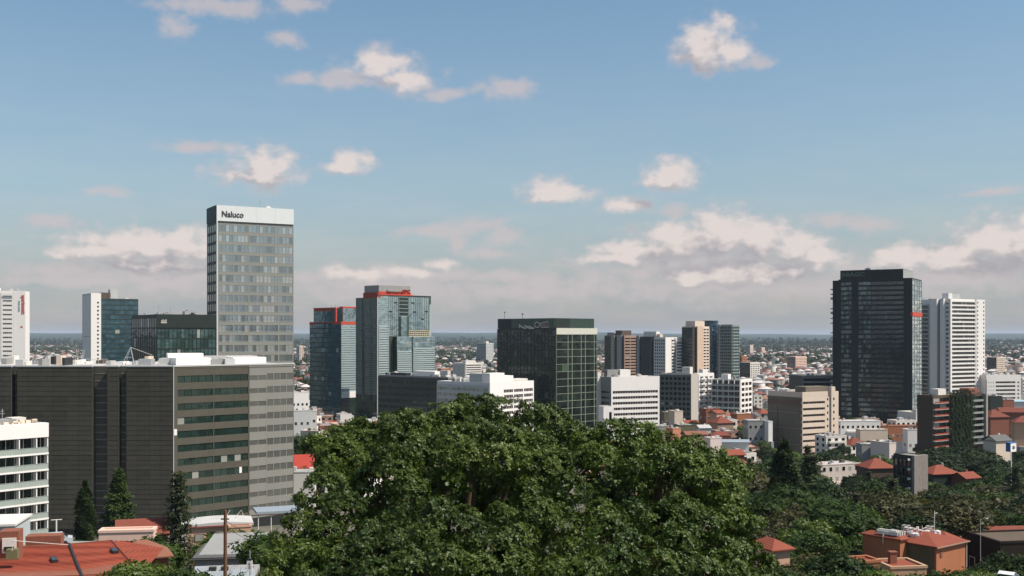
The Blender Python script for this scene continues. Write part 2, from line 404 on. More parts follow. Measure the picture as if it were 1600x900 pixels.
class Face:
    """a wall of a building: u runs left to right as seen from outside, o outwards, z up"""
    def __init__(s, B, ox, oy, ang, length):
        s.B = B; s.o = (ox, oy); s.ang = ang; s.len = length
        a = B.yaw + ang
        s.wx = B.X + ox * math.cos(B.yaw) - oy * math.sin(B.yaw); s.wy = B.Y + ox * math.sin(B.yaw) + oy * math.cos(B.yaw)
        s.d = (math.cos(a), math.sin(a))
    def u(s, px):
        r = (px - 800) / F; return (r * s.wy - s.wx) / (s.d[0] - r * s.d[1])
    def z(s, py, u=0): return PZ(py, s.wy + u * s.d[1]) - s.B.zb
    def pxm(s, u=0): return F / (s.wy + u * s.d[1]) * abs(s.d[0])
    def pxz(s): return F / s.wy
    def put(s, name, mb, mats, at=((0, 0),), kind=None, parent=None):
        me = mb.mesh(name, mats) if isinstance(mb, MB) else mb
        out = []
        for u, z in at:
            c, n = math.cos(s.ang), math.sin(s.ang)
            out.append(link(name, me, parent or s.B.root, (s.o[0] + u * c, s.o[1] + u * n, z), (0, 0, s.ang), kind))
        return out
    def box(s, name, mat, u0, u1, o0, o1, z0, z1): return s.put(name, MB().ubox(u0, u1, o0, o1, z0, z1), mat)[0]
    def grid(s, u0, u1, z0, z1, cols, rows, pier, band, proud, wm, gm, mull=0, obj=None, frame=None, win='window', bandname='spandrel', piername='pier', rail=0, top=True, sub=False, depth=0.04):
        U = (u1 - u0 - pier) / cols; V = (z1 - z0 - band) / rows
        big = min(U * s.pxm(), 99) >= 9 and V * s.pxz() >= 5 and cols * rows <= 300
        if obj is not None: big = obj
        fr = frame or wm
        wu, wz = U - pier, V - band
        if big:
            if sub:
                fm = MB(); t = 0.09
                for k in range(mull + 2):
                    x = k * (wu - t) / (mull + 1); fm.ubox(x, x + t, 0, depth + 0.10, 0, wz)
                fm.ubox(0, wu, 0, depth + 0.09, 0, t); fm.ubox(0, wu, 0, depth + 0.09, wz - t, wz)
                fme = fm.mesh('window', fr)
                pw = (wu - t) / (mull + 1); pme = MB().ubox(t, pw, 0, depth + 0.01, t, wz - t).mesh('pane', gm)
                for i in range(cols):
                    for j in range(rows):
                        w = s.put(win, fme, None, [(u0 + pier + i * U, z0 + band + j * V)])[0]
                        for k in range(mull + 1): link('pane', pme, w, (k * pw, 0, 0))
            else:
                wmsh = MB()
                pw = wu / (mull + 1)
                for k in range(mull + 1): wmsh.ubox(k * pw + 0.03, (k + 1) * pw - 0.03, 0, depth, 0, wz)
                for k in range(1, mull + 1): wmsh.ubox(k * pw - 0.06, k * pw + 0.06, 0, depth + 0.08, 0, wz, 1)
                me = wmsh.mesh('window', [gm, fr])
                s.put(win, me, None, [(u0 + pier + i * U, z0 + band + j * V) for i in range(cols) for j in range(rows)])
        else:
            wmsh = MB(); pw = wu / (mull + 1)
            for i in range(cols):
                for j in range(rows):
                    for k in range(mull + 1):
                        a = u0 + pier + i * U + k * pw; wmsh.ubox(a + 0.04, a + pw - 0.04, 0, depth, z0 + band + j * V, z0 + band + j * V + wz)
            s.put(win, wmsh, gm, kind='stuff')
        if band > 0:
            bm = MB().ubox(u0, u1, 0, proud, 0, band).mesh(bandname, wm)
            if s.len * s.pxm() >= 9: s.put(bandname, bm, None, [(0, z0 + j * V) for j in range(rows + (1 if top else 0))])
            else:
                q = MB()
                for j in range(rows + 1): q.ubox(u0, u1, 0, proud, z0 + j * V, z0 + j * V + band)
                s.put(bandname, q, wm, kind='stuff')
        if pier > 0:
            pm = MB().ubox(0, pier, 0, proud + 0.02, z0, z1 + 0.02).mesh(piername, wm)
            s.put(piername, pm, None, [(u0 + i * U, 0) for i in range(cols + 1)])
    def balcony(s, u0, u1, z0, rows, V, depth, slab, rail, th=0.25, rh=1.0, divs=0, obj=True, railmat_t=0.08):
        """floor slabs that stick out, each with its balustrade"""
        sm = MB().ubox(u0, u1, 0, depth, 0, th).mesh('balcony_slab', slab)
        rm = MB(); rm.ubox(u0 + 0.05, u1 - 0.05, depth - railmat_t - 0.03, depth - 0.03, th, th + rh)
        rmm = rm.mesh('balustrade', rail)
        at = [(0, z0 + j * V) for j in range(rows)]
        for (u, z) in at:
            b = s.put('balcony', sm, None, [(u, z)])[0]
            link('balustrade', rmm, b)
        if divs:
            U = (u1 - u0) / divs
            s.put('fin', MB().ubox(-0.12, 0.12, 0, depth - 0.15, z0, z0 + rows * V), slab, [(u0 + i * U, 0) for i in range(divs + 1)])
    def text(s, name, txt, u, z, size, mat, ext=0.12, o=0.06, rot=0.0, sx=1.0, kind=None):
        c = bpy.data.curves.new(name, 'FONT'); c.body = txt; c.size = size; c.extrude = ext; c.offset = size * 0.012; c.resolution_u = 3; c.materials.append(mat)
        cs, n = math.cos(s.ang), math.sin(s.ang)
        ob = link(name, c, s.B.root, (s.o[0] + u * cs + o * n, s.o[1] + u * n - o * cs, z))
        ob.rotation_euler = (Matrix.Rotation(s.ang, 4, 'Z') @ Matrix.Rotation(R(90), 4, 'X') @ Matrix.Rotation(rot, 4, 'Z')).to_euler()
        ob.scale = (sx, 1, 1)
        bpy.context.view_layer.update()
        me = bpy.data.meshes.new_from_object(ob); ob2 = link(name, me, s.B.root, ob.location, ob.rotation_euler); ob2.scale = ob.scale
        bpy.data.objects.remove(ob); ob2.name = name
        return ob2


class Bld:
    def __init__(s, name, label, cat, Y, yaw, xC, xF, xS, ytop, corner='L', group=None, zb=None, d=None, w=None):
        yaw = R(yaw); c, n = math.cos(yaw), math.sin(yaw); s.yaw = yaw
        Xc = PX(xC, Y); rF = (xF - 800) / F; rS = (xS - 800) / F
        def ext(dx, dy, r): return (r * Y - Xc) / (dx - r * dy)
        if corner == 'L':
            s.w = w or ext(c, n, rF); s.d = d or ext(-n, c, rS); s.X, s.Y = Xc, Y
        else:
            s.w = w or ext(-c, -n, rF); s.d = d or ext(-n, c, rS); s.X, s.Y = Xc - s.w * c, Y - s.w * n
        assert s.w > 0 and s.d > 0, (name, s.w, s.d)
        mx, my = s.X + s.w / 2 * c - s.d / 2 * n, s.Y + s.w / 2 * n + s.d / 2 * c
        cs = [ground(s.X + a * c - b * n, s.Y + a * n + b * c) for a in (0, s.w) for b in (0, s.d)]
        s.zb = min(cs) if zb is None else zb
        s.zt = PZ(ytop, Y) - s.zb
        s.root = thing(name, label, cat, (s.X, s.Y, s.zb), yaw, group)
        k = max(1, int(max(s.w, s.d) / min(s.w, s.d)))
        FOOT.append((mx, my, math.hypot(s.w, s.d) / 2 + 2))
        s.F = Face(s, 0, 0, 0, s.w); s.L = Face(s, 0, s.d, R(-90), s.d); s.Rt = Face(s, s.w, 0, R(90), s.d); s.Bk = Face(s, s.w, s.d, R(180), s.w)
    def core(s, mat, roof=GRAVEL, zt=None, z0=-1.5, par=0.9, name='wall', pw=0.3, x0=0, x1=None, y0=0, y1=None, parmat=None):
        x1 = s.w if x1 is None else x1; y1 = s.d if y1 is None else y1; zt = s.zt if zt is None else zt
        link(name, MB().box(x0, x1, y0, y1, z0, zt - par).mesh(name, mat), s.root)
        if par:
            m = MB(); e = 0.0
            m.box(x0, x1, y0, y0 + pw, zt - par, zt).box(x0, x1, y1 - pw, y1, zt - par, zt).box(x0, x0 + pw, y0 + pw, y1 - pw, zt - par, zt).box(x1 - pw, x1, y0 + pw, y1 - pw, zt - par, zt)
            link('parapet', m.mesh('parapet', parmat or mat), s.root)
        link('roof', MB().box(x0 + pw, x1 - pw, y0 + pw, y1 - pw, zt - par - 0.1, zt - par + 0.06).mesh('roof', roof), s.root)
    def block(s, name, mat, x0, x1, y0, y1, z0, z1): return link(name, MB().box(x0, x1, y0, y1, z0, z1).mesh(name, mat), s.root)
    def blockpx(s, name, mat, px0, px1, py, y0, y1, z0=None, roof=None):
        """a roof-top box whose front spans the given pixel columns, set back y0 behind the front wall"""
        f = Face(s, 0, y0, 0, s.w); u0, u1 = f.u(px0), f.u(px1)
        z0 = s.zt - 0.85 if z0 is None else z0
        return s.block(name, mat, u0, u1, y0, y1, z0, f.z(py, u0))


def clutter(B, n, z=None, x0=1, x1=None, y0=1, y1=None, seed=0, masts=1, mats=(LGREY, OFFW, STEEL, GREYW)):
    r = random.Random(seed); x1 = B.w - 1 if x1 is None else x1; y1 = B.d - 1 if y1 is None else y1; z = B.zt - 0.84 if z is None else z
    for i in range(n):
        a, b, h = r.uniform(1.2, 4), r.uniform(1.2, 3), r.uniform(0.9, 2.4)
        x, y = r.uniform(x0, max(x0 + .1, x1 - a)), r.uniform(y0, max(y0 + .1, y1 - b))
        m = MB().box(x, x + a, y, y + b, z, z + h)
        if r.random() < 0.5: m.tube([(x + a / 2, y + b / 2, z + h), (x + a / 2, y + b / 2, z + h + 0.5)], min(a, b) * 0.3, 8)
        if r.random() < 0.4: m.box(x + a, x + a + r.uniform(1, 3), y + .3, y + .8, z + 0.3, z + 0.8)
        link('plant_unit', m.mesh('plant_unit', r.choice(mats)), B.root)
    for i in range(masts):
        x, y, h = r.uniform(x0, x1), r.uniform(y0, y1), r.uniform(2.5, 5)
        m = MB().tube([(x, y, z), (x, y, z + h)], 0.07, 5).box(x - .5, x + .5, y - .03, y + .03, z + h * .75, z + h * .75 + .06).box(x - .35, x + .35, y - .03, y + .03, z + h * .88, z + h * .88 + .06)
        link('antenna', m.mesh('antenna', STEEL), B.root)


# ------------------------------------------------------------------ ground, road, haze
def build_ground():
    rad = [0, 10, 20, 30, 45, 60, 80, 100, 130, 160, 200, 230, 262, 300, 330, 365, 400, 450, 500, 550, 600, 700, 800, 1000, 1300, 1700, 2200, 2800, 3500, 4300, 5200, 6000, 7000, 8000, 9000, 10000, 11000, 12000, 13000, 14000, 15000, 16000, 17000, 18000, 19500, 21500, 24000]
    N = 512; v = [(0, 0, ground(0, 0))]; f = []
    for r in rad[1:]:
        for i in range(N):
            a = 2 * math.pi * i / N; x, y = r * math.sin(a), r * math.cos(a); v.append((x, y, ground(x, y)))
    for i in range(N): f.append((0, 1 + (i + 1) % N, 1 + i))
    for k in range(len(rad) - 2):
        b = 1 + k * N
        for i in range(N):
            j = (i + 1) % N; f.append((b + i, b + j, b + N + j, b + N + i))
    me = bpy.data.meshes.new('ground'); me.from_pydata(v, [], f)
    m = bpy.data.materials.new('city_ground'); m.use_nodes = True; k = NT(m.node_tree); b = k.n['Principled BSDF']
    tc = k.new('ShaderNodeTexCoord'); P = tc.outputs['Object']
    n1 = k.noise(P, 0.012, 6, 0.65); n2 = k.noise(P, 0.15, 5, 0.6); n3 = k.noise(P, 0.0016, 5, 0.6)
    green = k.mix(n2, (0.022, 0.036, 0.014), (0.060, 0.075, 0.028))
    bare = k.mix(n2, (0.10, 0.095, 0.08), (0.20, 0.18, 0.155))
    near = k.mix(k.rng(n1, 0.42, 0.54, 0, 0.85), green, bare)
    vo = k.new('ShaderNodeTexVoronoi', feature='F1'); k.put(vo.inputs['Vector'], k.vec('MULTIPLY', P, (1, 1, 0.01))); vo.inputs['Scale'].default_value = 0.035
    sc = k.new('ShaderNodeSeparateColor'); k.put(sc.inputs[0], vo.outputs['Color'])
    roofs = k.ramp(sc.outputs[0], [(0, (0.22, 0.12, 0.09)), (0.25, (0.36, 0.33, 0.3)), (0.5, (0.55, 0.5, 0.47)), (0.8, (0.2, 0.18, 0.16))], 'CONSTANT')
    on = k.math('MULTIPLY', k.math('LESS_THAN', vo.outputs['Distance'], 9.0 * 0.035), k.math('GREATER_THAN', k.math('ADD', sc.outputs[1], k.math('MULTIPLY', k.math('SUBTRACT', n3, 0.5), 3.0)), 0.62))
    far = k.mix(on, k.mix(n1, (0.026, 0.036, 0.018), (0.060, 0.066, 0.036)), roofs)
    sp = k.new('ShaderNodeSeparateXYZ'); k.put(sp.inputs[0], P)
    dist = k.vec('LENGTH', P)
    fac = k.rng(dist, 3500, 5000, 0, 1)
    wood = k.rng(dist, 7000, 9500, 0, 1)
    c = k.mix(fac, near, far); c = k.mix(k.math('MULTIPLY', wood, k.rng(n3, 0.45, 0.6, 1, 0.75)), c, k.mix(n1, (0.016, 0.028, 0.013), (0.035, 0.05, 0.022)))
    k.put(b.inputs['Base Color'], c); b.inputs['Roughness'].default_value = 1; b.inputs['Specular IOR Level'].default_value = 0.05
    me.materials.append(m)
    link('ground', me, kind='structure')


build_ground()


def strip(name, mat, pts, w, lift, kind='structure'):
    v = []; f = []
    dense = []
    for a, b in zip(pts, pts[1:]):
        n = max(1, int(math.hypot(b[0] - a[0], b[1] - a[1]) / 6))
        dense += [(a[0] + (b[0] - a[0]) * i / n, a[1] + (b[1] - a[1]) * i / n) for i in range(n)]
    dense.append(pts[-1])
    for i, p in enumerate(dense):
        a, b = dense[max(0, i - 1)], dense[min(len(dense) - 1, i + 1)]
        d = Vector((b[0] - a[0], b[1] - a[1], 0)).normalized(); n = Vector((-d.y, d.x, 0)) * w / 2
        z = max(ground(p[0], p[1]), ground(p[0] + n.x, p[1] + n.y), ground(p[0] - n.x, p[1] - n.y)) + lift
        v += [(p[0] - n.x, p[1] - n.y, z), (p[0] + n.x, p[1] + n.y, z)]
        v += [(p[0] - n.x, p[1] - n.y, z - 2.0), (p[0] + n.x, p[1] + n.y, z - 2.0)]
    for i in range(len(dense) - 1):
        k = 4 * i; f += [(k, k + 4, k + 5, k + 1), (k, k + 2, k + 6, k + 4), (k + 1, k + 5, k + 7, k + 3)]
    me = bpy.data.meshes.new(name); me.from_pydata(v, [], f); me.materials.append(mat)
    return link(name, me, kind=kind)


ROADPTS = [(-96, 118), (-72, 150), (-58, 176), (-40, 205), (-26, 240)]
strip('pavement', PAVE, ROADPTS, 11, 0.30); strip('road', ASPH, ROADPTS, 7.4, 0.42)
ROAD2 = [(40, 520), (150, 545), (260, 560), (420, 600)]
strip('pavement', PAVE, ROAD2, 13, 0.20); strip('road', ASPH, ROAD2, 9, 0.32)
for a, b in ((ROAD2[0], ROAD2[1]), (ROADPTS[1], ROADPTS[2])):
    pass


def build_haze():
    m = bpy.data.materials.new('haze_air'); m.use_nodes = True; k = NT(m.node_tree); k.n.remove(k.n['Principled BSDF'])
    v = k.new('ShaderNodeVolumePrincipled'); v.inputs['Color'].default_value = (0.66, 0.80, 1.0, 1); v.inputs['Density'].default_value = 3.7e-5
    v.inputs['Anisotropy'].default_value = 0.0
    k.l.new(v.outputs[0], k.n['Material Output'].inputs['Volume'])
    me = MB().box(-26000, 26000, -26000, 26000, -3, 122).mesh('haze', m)
    o = link('haze', me, kind='stuff'); return o


build_haze()


# ------------------------------------------------------------------ the large buildings
def auto(f, wm, gm, pitch, bay, bf=0.4, pier=0.5, proud=0.25, z0=0.5, z1=None, mull=0, u0=0.0, u1=None, **kw):
    z1 = f.B.zt - 0.95 if z1 is None else z1; u1 = f.len if u1 is None else u1
    rows = max(1, round((z1 - z0) / pitch)); cols = max(1, round((u1 - u0) / bay)); V = (z1 - z0) / rows
    f.grid(u0, u1, z0, z1, cols, rows, pier, V * bf, proud, wm, gm, mull, **kw)


def tower_white_sign():
    b = Bld('white_apartment_tower', 'white high-rise with dark balcony stripes and faded red writing down its blank wall', 'tower', 675, 15, -16, 39.5, -40, 454, d=16)
    b.core(WHITE); f = b.F
    u1 = f.u(21); z0 = f.z(566)
    f.grid(f.u(2), u1, 0.5, f.z(457), 1, 31, 0.9, 1.85, 0.35, WHITE, GL_BR, mull=4)
    f.grid(0, f.u(1), 0.5, f.z(457), 1, 31, 0.5, 1.2, 0.2, WHITE, GL_BR)
    f.box('roof_balcony', GL_RAIL, f.u(3), f.u(19), 0.4, 0.5, f.z(466), f.z(463))
    f.box('wall_joint', LGREY, u1 + 0.15, u1 + 0.3, 0, 0.03, 1, f.z(455))
    f.text('sign_text', 'apartments', f.u(33.8), f.z(461, 20), 3.3, wall('faded_red_letters', (0.5, 0.10, 0.08), 0.1), rot=R(-90), sx=0.8, o=0.1)
    f.text('sign_text', 'FOR SALE', f.u(28.6), f.z(470, 18), 1.5, wall('faded_grey_letters', (0.42, 0.40, 0.46), 0.1), rot=R(-90), o=0.1)
    f.box('sign_emblem', wall('faded_red_letters', (0.5, 0.10, 0.08)), f.u(32), f.u(35.5), 0, 0.1, f.z(512), f.z(509.5))
    b.block('roof_box', WHITE, 1, 5, 3, 8, b.zt - 0.5, b.zt + 2.0)
    clutter(b, 3, seed=3, masts=0)


def tower_white_teal():
    b = Bld('office_tower', 'slim teal glass tower with a white end wall pierced by one column of small windows', 'tower', 800, 33, 143, 216, 130, 466)
    b.core(GL_TEAL, par=0.9); f = b.F
    u1 = f.u(157.5); ztw = f.z(458)
    link('end_wall', MB().box(-0.6, u1, -1.0, b.d + 0.5, -1.5, ztw).mesh('end_wall', WHITE), b.root)
    m = MB().ubox(0, 1.2, 0.95, 1.06, 0, 1.3).mesh('window', GL_BLK)
    f.put('window', m, None, [(f.u(151.3), 2 + i * 2.95) for i in range(30) if 2 + i * 2.95 < ztw - 5])
    auto(f, DARKG, GL_TEAL, 3.6, 3.2, 0.22, 0.1, 0.06, u0=u1, z1=b.zt - 0.9, obj=False, win='glass_panel')
    f2 = b.L; auto(f2, LGREY, LGREY, 30, 5, 0.02, 0.1, 0.65, z1=ztw - .5, obj=False, win='wall_panel')  # grey panels put the shade of the white end wall into colour
    b.blockpx('lift_house', LGREY, 172, 184, 452, 3, 9); b.blockpx('lift_house', BROWN, 158, 173, 457, 3, 9)
    clutter(b, 4, x0=u1, seed=5, masts=1)


def low_dark_glass():
    b = Bld('office_block', 'low black glass office block with a pale crown emblem on its parapet', 'building', 372, 35, 245, 337.5, 206, 491)
    b.core(GL_DK, par=0.9, parmat=DARKG); f = b.F
    zt = f.z(512)
    f.box('parapet_band', DARKG, -0.1, b.w, 0, 0.35, zt, b.zt + 0.02)
    auto(f, DARKG, glass('green_curtain_glass', (0.02, 0.045, 0.04), 0.14, var=1.2, tint=(0.6, 0.85, 0.8), blind=0.05), 3.6, 1.35, 0.12, 0.14, 0.16, z1=zt, obj=False, frame=LGREY, win='glass_panel')
    # emblem: a small coronet
    e = MB(); w = 2.0
    e.ubox(0, w, 0.35, 0.42, 0, 0.5)
    for k in range(4): e.ubox(k * w / 4 + 0.05, (k + 1) * w / 4 - 0.08, 0.35, 0.42, 0.6, 1.0 + (k % 2) * 0.35)
    f.put('emblem', e, wall('pale_emblem', (0.42, 0.38, 0.36), 0.1), [(f.u(251), f.z(505, 2))])
    f2 = b.L; auto(f2, DARKG, GL_BLK, 3.6, 2.7, 0.12, 0.14, 0.12, obj=False, win='glass_panel')
    clutter(b, 8, seed=8, masts=2, mats=(DARKG, GREYW, STEEL))


def tower_naluco():
    b = Bld('office_tower', 'tall grey slab tower with a white header panel and lettering, the tallest on the left', 'tower', 393, 29, 338, 458.5, 324, 321)
    b.core(DARKG, par=0.6); f = b.F; L = b.L
    zh = f.z(345); pan = wall('white_header_panel', (0.66, 0.68, 0.68), 0.03, streak=0.4)
    for i in range(4): f.box('header_panel', pan, 0.35 + i * (b.w - 0.35) / 4, 0.32 + (i + 1) * (b.w - 0.35) / 4, 0, 0.5, zh, b.zt + 0.12)
    SPN = wall('beige_spandrel', (0.25, 0.25, 0.225), 0.08)
    n = 19; V = 3.63
    f.grid(0.5, b.w, zh - 0.1 - n * V - 1.25, zh - 0.1, 5, n, 0.30, 1.05, 0.10, SPN, GL_GREY, mull=3, sub=True, frame=SPN, depth=0.03, obj=True)
    f.box('corner_fin', pan, 0, 0.35, 0, 0.62, 0, b.zt + 0.15)
    f.text('sign_lettering', 'Naluco', f.u(345.6), f.z(338.5, 2), 3.0, wall('dark_brown_letters', (0.06, 0.05, 0.045), 0.05), o=0.56, sx=0.92)
    auto(L, DARKG, GL_BLK, 3.63, 3.3, 0.3, 0.15, 0.12, z1=zh - 0.1)
    L.box('header_panel', wall('header_side_shade', (0.09, 0.12, 0.13), 0.1), 0, b.d, 0, 0.3, zh, b.zt + 0.1)  # header coloured dark here to paint the shade of this side
    b.block('plant_room', LGREY, 5, 20, 3, 10, b.zt - 0.7, b.zt + 0.4)
    clutter(b, 4, x0=b.w * .6, seed=4, masts=1, mats=(WHITE,))


def big_office():
    Y0 = 262.0; X0 = PX(270, Y0); zb = 15.0
    root = thing('office_building', 'long dark office building with olive mesh walls, green ribbon windows and white rooftop sheds', 'building', (X0, Y0, zb))
    class B: pass
    b = B(); b.root = root; b.X, b.Y, b.zb, b.yaw = X0, Y0, zb, 0.0
    b.zt = PZ(571, Y0) - zb; zt = b.zt
    lx = lambda px, y=0: PX(px, Y0 + y) - X0
    xs = [-68, lx(18.5), lx(27.5), lx(145), lx(168), lx(186), lx(198)]
    fl = 3.55; nf = 11; z0 = zt - 0.35 - nf * fl
    # bodies: blocks at y=0, recessed walls between
    D = 46.0
    def body(x0, x1, y0, mat): link('wall', MB().box(x0, x1, y0, D, -1.5, zt - 0.35).mesh('wall', mat), root)
    body(xs[0], xs[1] - .0, 0.0, DARK); body(xs[1], xs[2], 1.6, MESHM); body(xs[2], xs[3], 0, DARK); body(xs[3], xs[4], 1.6, MESHM); body(xs[4], xs[5], 0, DARK); body(xs[5], xs[6], 1.4, MESHM)
    L = 34.3; c = math.cos(R(45)); P = [(xs[6], 0), (0, 0), (L * c, L * c), (L * c - 20, L * c + 20), (xs[6], L * c + 20)]
    link('wall', MB().prism(P, -1.5, zt - 0.35).mesh('wall', DARK), root)
    fr = Face(b, 0, 0, 0, 1)
    # mesh cladding laid in panels, storey by storey
    for a, e, n in ((xs[0], xs[1], 4), (xs[2], xs[3], 3), (xs[4], xs[5], 1), (xs[6], 0.0, 2)):
        w = (e - a) / n
        me = MB().ubox(0.008, w - 0.008, 0, 0.20, 0.012, fl - 0.012).ubox(0.01, w - 0.01, 0.2, 0.235, 0.1, 0.75).ubox(0.01, w - 0.01, 0.2, 0.23, 1.3, 1.9).ubox(0.01, w - 0.01, 0.2, 0.23, 2.45, 3.05).mesh('cladding_panel', MESHB)
        fr.put('cladding_panel', me, None, [(a + i * w, z0 + j * fl) for i in range(n) for j in range(nf)])
    # lines in the recess walls
    for a, e, y in ((xs[3], xs[4], 1.6), (xs[5], xs[6], 1.4), (xs[1], xs[2], 1.6)):
        m = MB()
        for j in range(nf * 2): m.box(a, e, y - 0.06, y, z0 + j * fl / 2, z0 + j * fl / 2 + 0.22)
        link('louvre', m.mesh('louvre', MESHL), root, kind='stuff')
    # right-hand wing
    f = Face(b, 0, 0, R(45), L)
    for a, e, bw, gw, cols, mul in ((f.u(277), f.u(388), MESHM, glass('greenish_ribbon_glass', (0.014, 0.030, 0.024), 0.11, var=.7, tint=(.65, .85, .8), blind=.03), 2, 4),):
        f.grid(a - 0.25, e, z0 - 0.0, zt - 0.9, cols, nf, 0.22, 1.65, 0.2, bw, gw, mull=mul, obj=True, frame=DARKG)
    f.box('corner_strip', MESHM, 0.15, f.u(277) - 0.25, 0, 0.22, z0, zt - 0.35)
    f.box('corner_strip', LGREY, 0.0, 0.15, 0, 0.3, -1, zt)
    GLP = glass('dull_grey_glass', (0.10, 0.10, 0.09), 0.14, var=0.25, tint=(0.7, 0.75, 0.75), blind=0.0, blindcol=(0.2, 0.2, 0.18))  # panes with an even dull grey base colour
    f.grid(f.u(388) + 0.22, f.u(416), z0, zt - 0.9, 1, nf, 0.05, 2.1, 0.12, wall('pale_mesh_panel', (0.215, 0.21, 0.19), 0.08), GLP, mull=1, obj=True, frame=GREYW)
    f.grid(f.u(416), L - 0.2, z0, zt - 0.9, 1, nf, 0.16, 1.7, 0.12, wall('pale_mesh_panel', (0.215, 0.21, 0.19)), GLP, mull=3, obj=True, frame=GREYW)
    f.box('top_band', MESHM, 0.2, f.u(388), 0, 0.24, zt - 0.85, zt - 0.3); f.box('top_band', MESHL, f.u(388) + .05, L - .1, 0, 0.24, zt - 0.85, zt - 0.3)
    for px, j in ((273.5, 4.35), (375, 2.35)):
        f.box('open_window', WHITE, f.u(px) - 0.35, f.u(px) + 0.35, 0.1, 0.28, z0 + j * fl + (2 if px < 300 else 1) * fl, z0 + j * fl + (2 if px < 300 else 1) * fl + 1.5)
    # roof edge and deck
    e = MB()
    
    for a_, b_ in ((xs[0], xs[1]), (xs[2], xs[3]), (xs[4], xs[5]), (xs[6], 0)): e.box(a_, b_, -0.3, 0.35, zt - 0.34, zt)
    link('coping', e.mesh('coping', LGREY), root)
    f.box('coping', LGREY, 0, L + 0.1, -0.35, 0.34, zt - 0.34, zt + 0.01)
    link('roof', MB().prism([(xs[0] + .1, 3.3), (xs[6] + .2, 3.3), (xs[6] + .2, 0.4), (-0.3, 0.4), (L * c - 0.6, L * c + .1), (L * c - 20, L * c + 19.6), (xs[0] + .1, D - .3)], zt - 0.345, zt - 0.2).mesh('roof', LROOF), root)
    # rooftop sheds: front-right face lit; they stand square to the right wing
    def shed(px, pxe, y0, dpt, ytop, mat, yaw=45, name='roof_shed'):
        Xs = PX(px, Y0 + y0) - X0; r = (pxe - 800) / F
        a = R(yaw); w = (r * (Y0 + y0) - (Xs + X0)) / (math.cos(a) - r * math.sin(a))
        h = PZ(ytop, Y0 + y0) - zb - zt
        o = link(name, MB().box(0, w, 0, dpt, -0.2, h).mesh(name, mat), root, (Xs, y0, zt), (0, 0, a)); return o, w, h
    shed(275, 330, 9, 9, 559.5, WHITE, 35); shed(262, 318, 15, 8, 552.5, WHITE, 20); shed(248, 278, 12, 7, 560, LGREY, 8)
    shed(330, 352, 14, 6, 561.5, GREYW, 35); shed(352, 367, 15, 5, 560.5, LGREY, 35); shed(320, 402, 21, 6, 556.5, LROOF, 30); shed(364, 416, 20, 8, 558.5, WHITE, 35)
    shed(216, 236, 9, 4, 561, STEEL, 5)
    rr = random.Random(5)
    for i, (px, w, yt, mt) in enumerate([(2, 8, 560, GREYW), (12, 10, 556, OFFW), (24, 12, 562, LGREY), (50, 16, 564, LROOF), (72, 3, 556, LGREY), (78, 7, 557, DARK), (88, 7, 556, CREAM), (97, 4, 559, DARK), (108, 9, 563, OFFW), (120, 6, 562, WHITE), (128, 7, 565, OFFW), (150, 12, 563, BROWN), (165, 8, 564, LROOF), (182, 10, 565, WHITE), (206, 6, 564, LGREY), (36, 5, 565, OFFW), (60, 6, 561, GREYW), (226, 6, 557, CREAM)]):
        shed(px, px + w, 5 + rr.random() * 18, 3 + rr.random() * 2, yt, mt, rr.uniform(-4, 10), 'plant_unit')
    m = MB(); ys = 7
    a0, a1, b0 = lx(190, ys), lx(205, ys), lx(204, ys); zz = zt + 4.3
    m.tube([(a0, ys, zt - .2), (b0, ys, zz)], 0.09, 5).tube([(a1 + .8, ys, zt - .2), (b0, ys, zz)], 0.09, 5).tube([(a0, ys + 2.5, zt - .2), (b0, ys, zz)], 0.09, 5).tube([(b0, ys, zz), (lx(236, ys), ys + 1, zt + 2.3)], 0.05, 4)
    m.tube([(a0 + .8, ys, zt + 1.8), (a1 + .4, ys, zt + 1.8)], 0.05, 4)
    link('davit', m.mesh('davit', LGREY), root)
    m = MB()
    for px in (117, 119.5): m.tube([(lx(px, 12), 12, zt - .2), (lx(px + 3, 12), 12, zt + 3.9)], 0.05, 4)
    for px in (127, 129): m.tube([(lx(px, 16), 16, zt - .2), (lx(px + 3, 16), 16, zt + 3.6)], 0.05, 4)
    link('antenna', m.mesh('antenna', LGREY), root)
    m = MB(); m.tube([(lx(126, 14), 14, zt + 1.2), (lx(168, 14), 14, zt + 1.2)], 0.05, 4)
    for px in range(126, 170, 7): m.tube([(lx(px, 14), 14, zt - .2), (lx(px, 14), 14, zt + 1.2)], 0.04, 4)
    link('handrail', m.mesh('handrail', LGREY), root)
    FOOT.extend([(X0 - 20, 285, 30), (X0 - 50, 285, 30), (X0 + 5, 290, 28), (X0 - 35, 270, 15), (X0 - 5, 275, 18), (X0 - 58, 270, 15), (X0 - 12, 266, 12)])


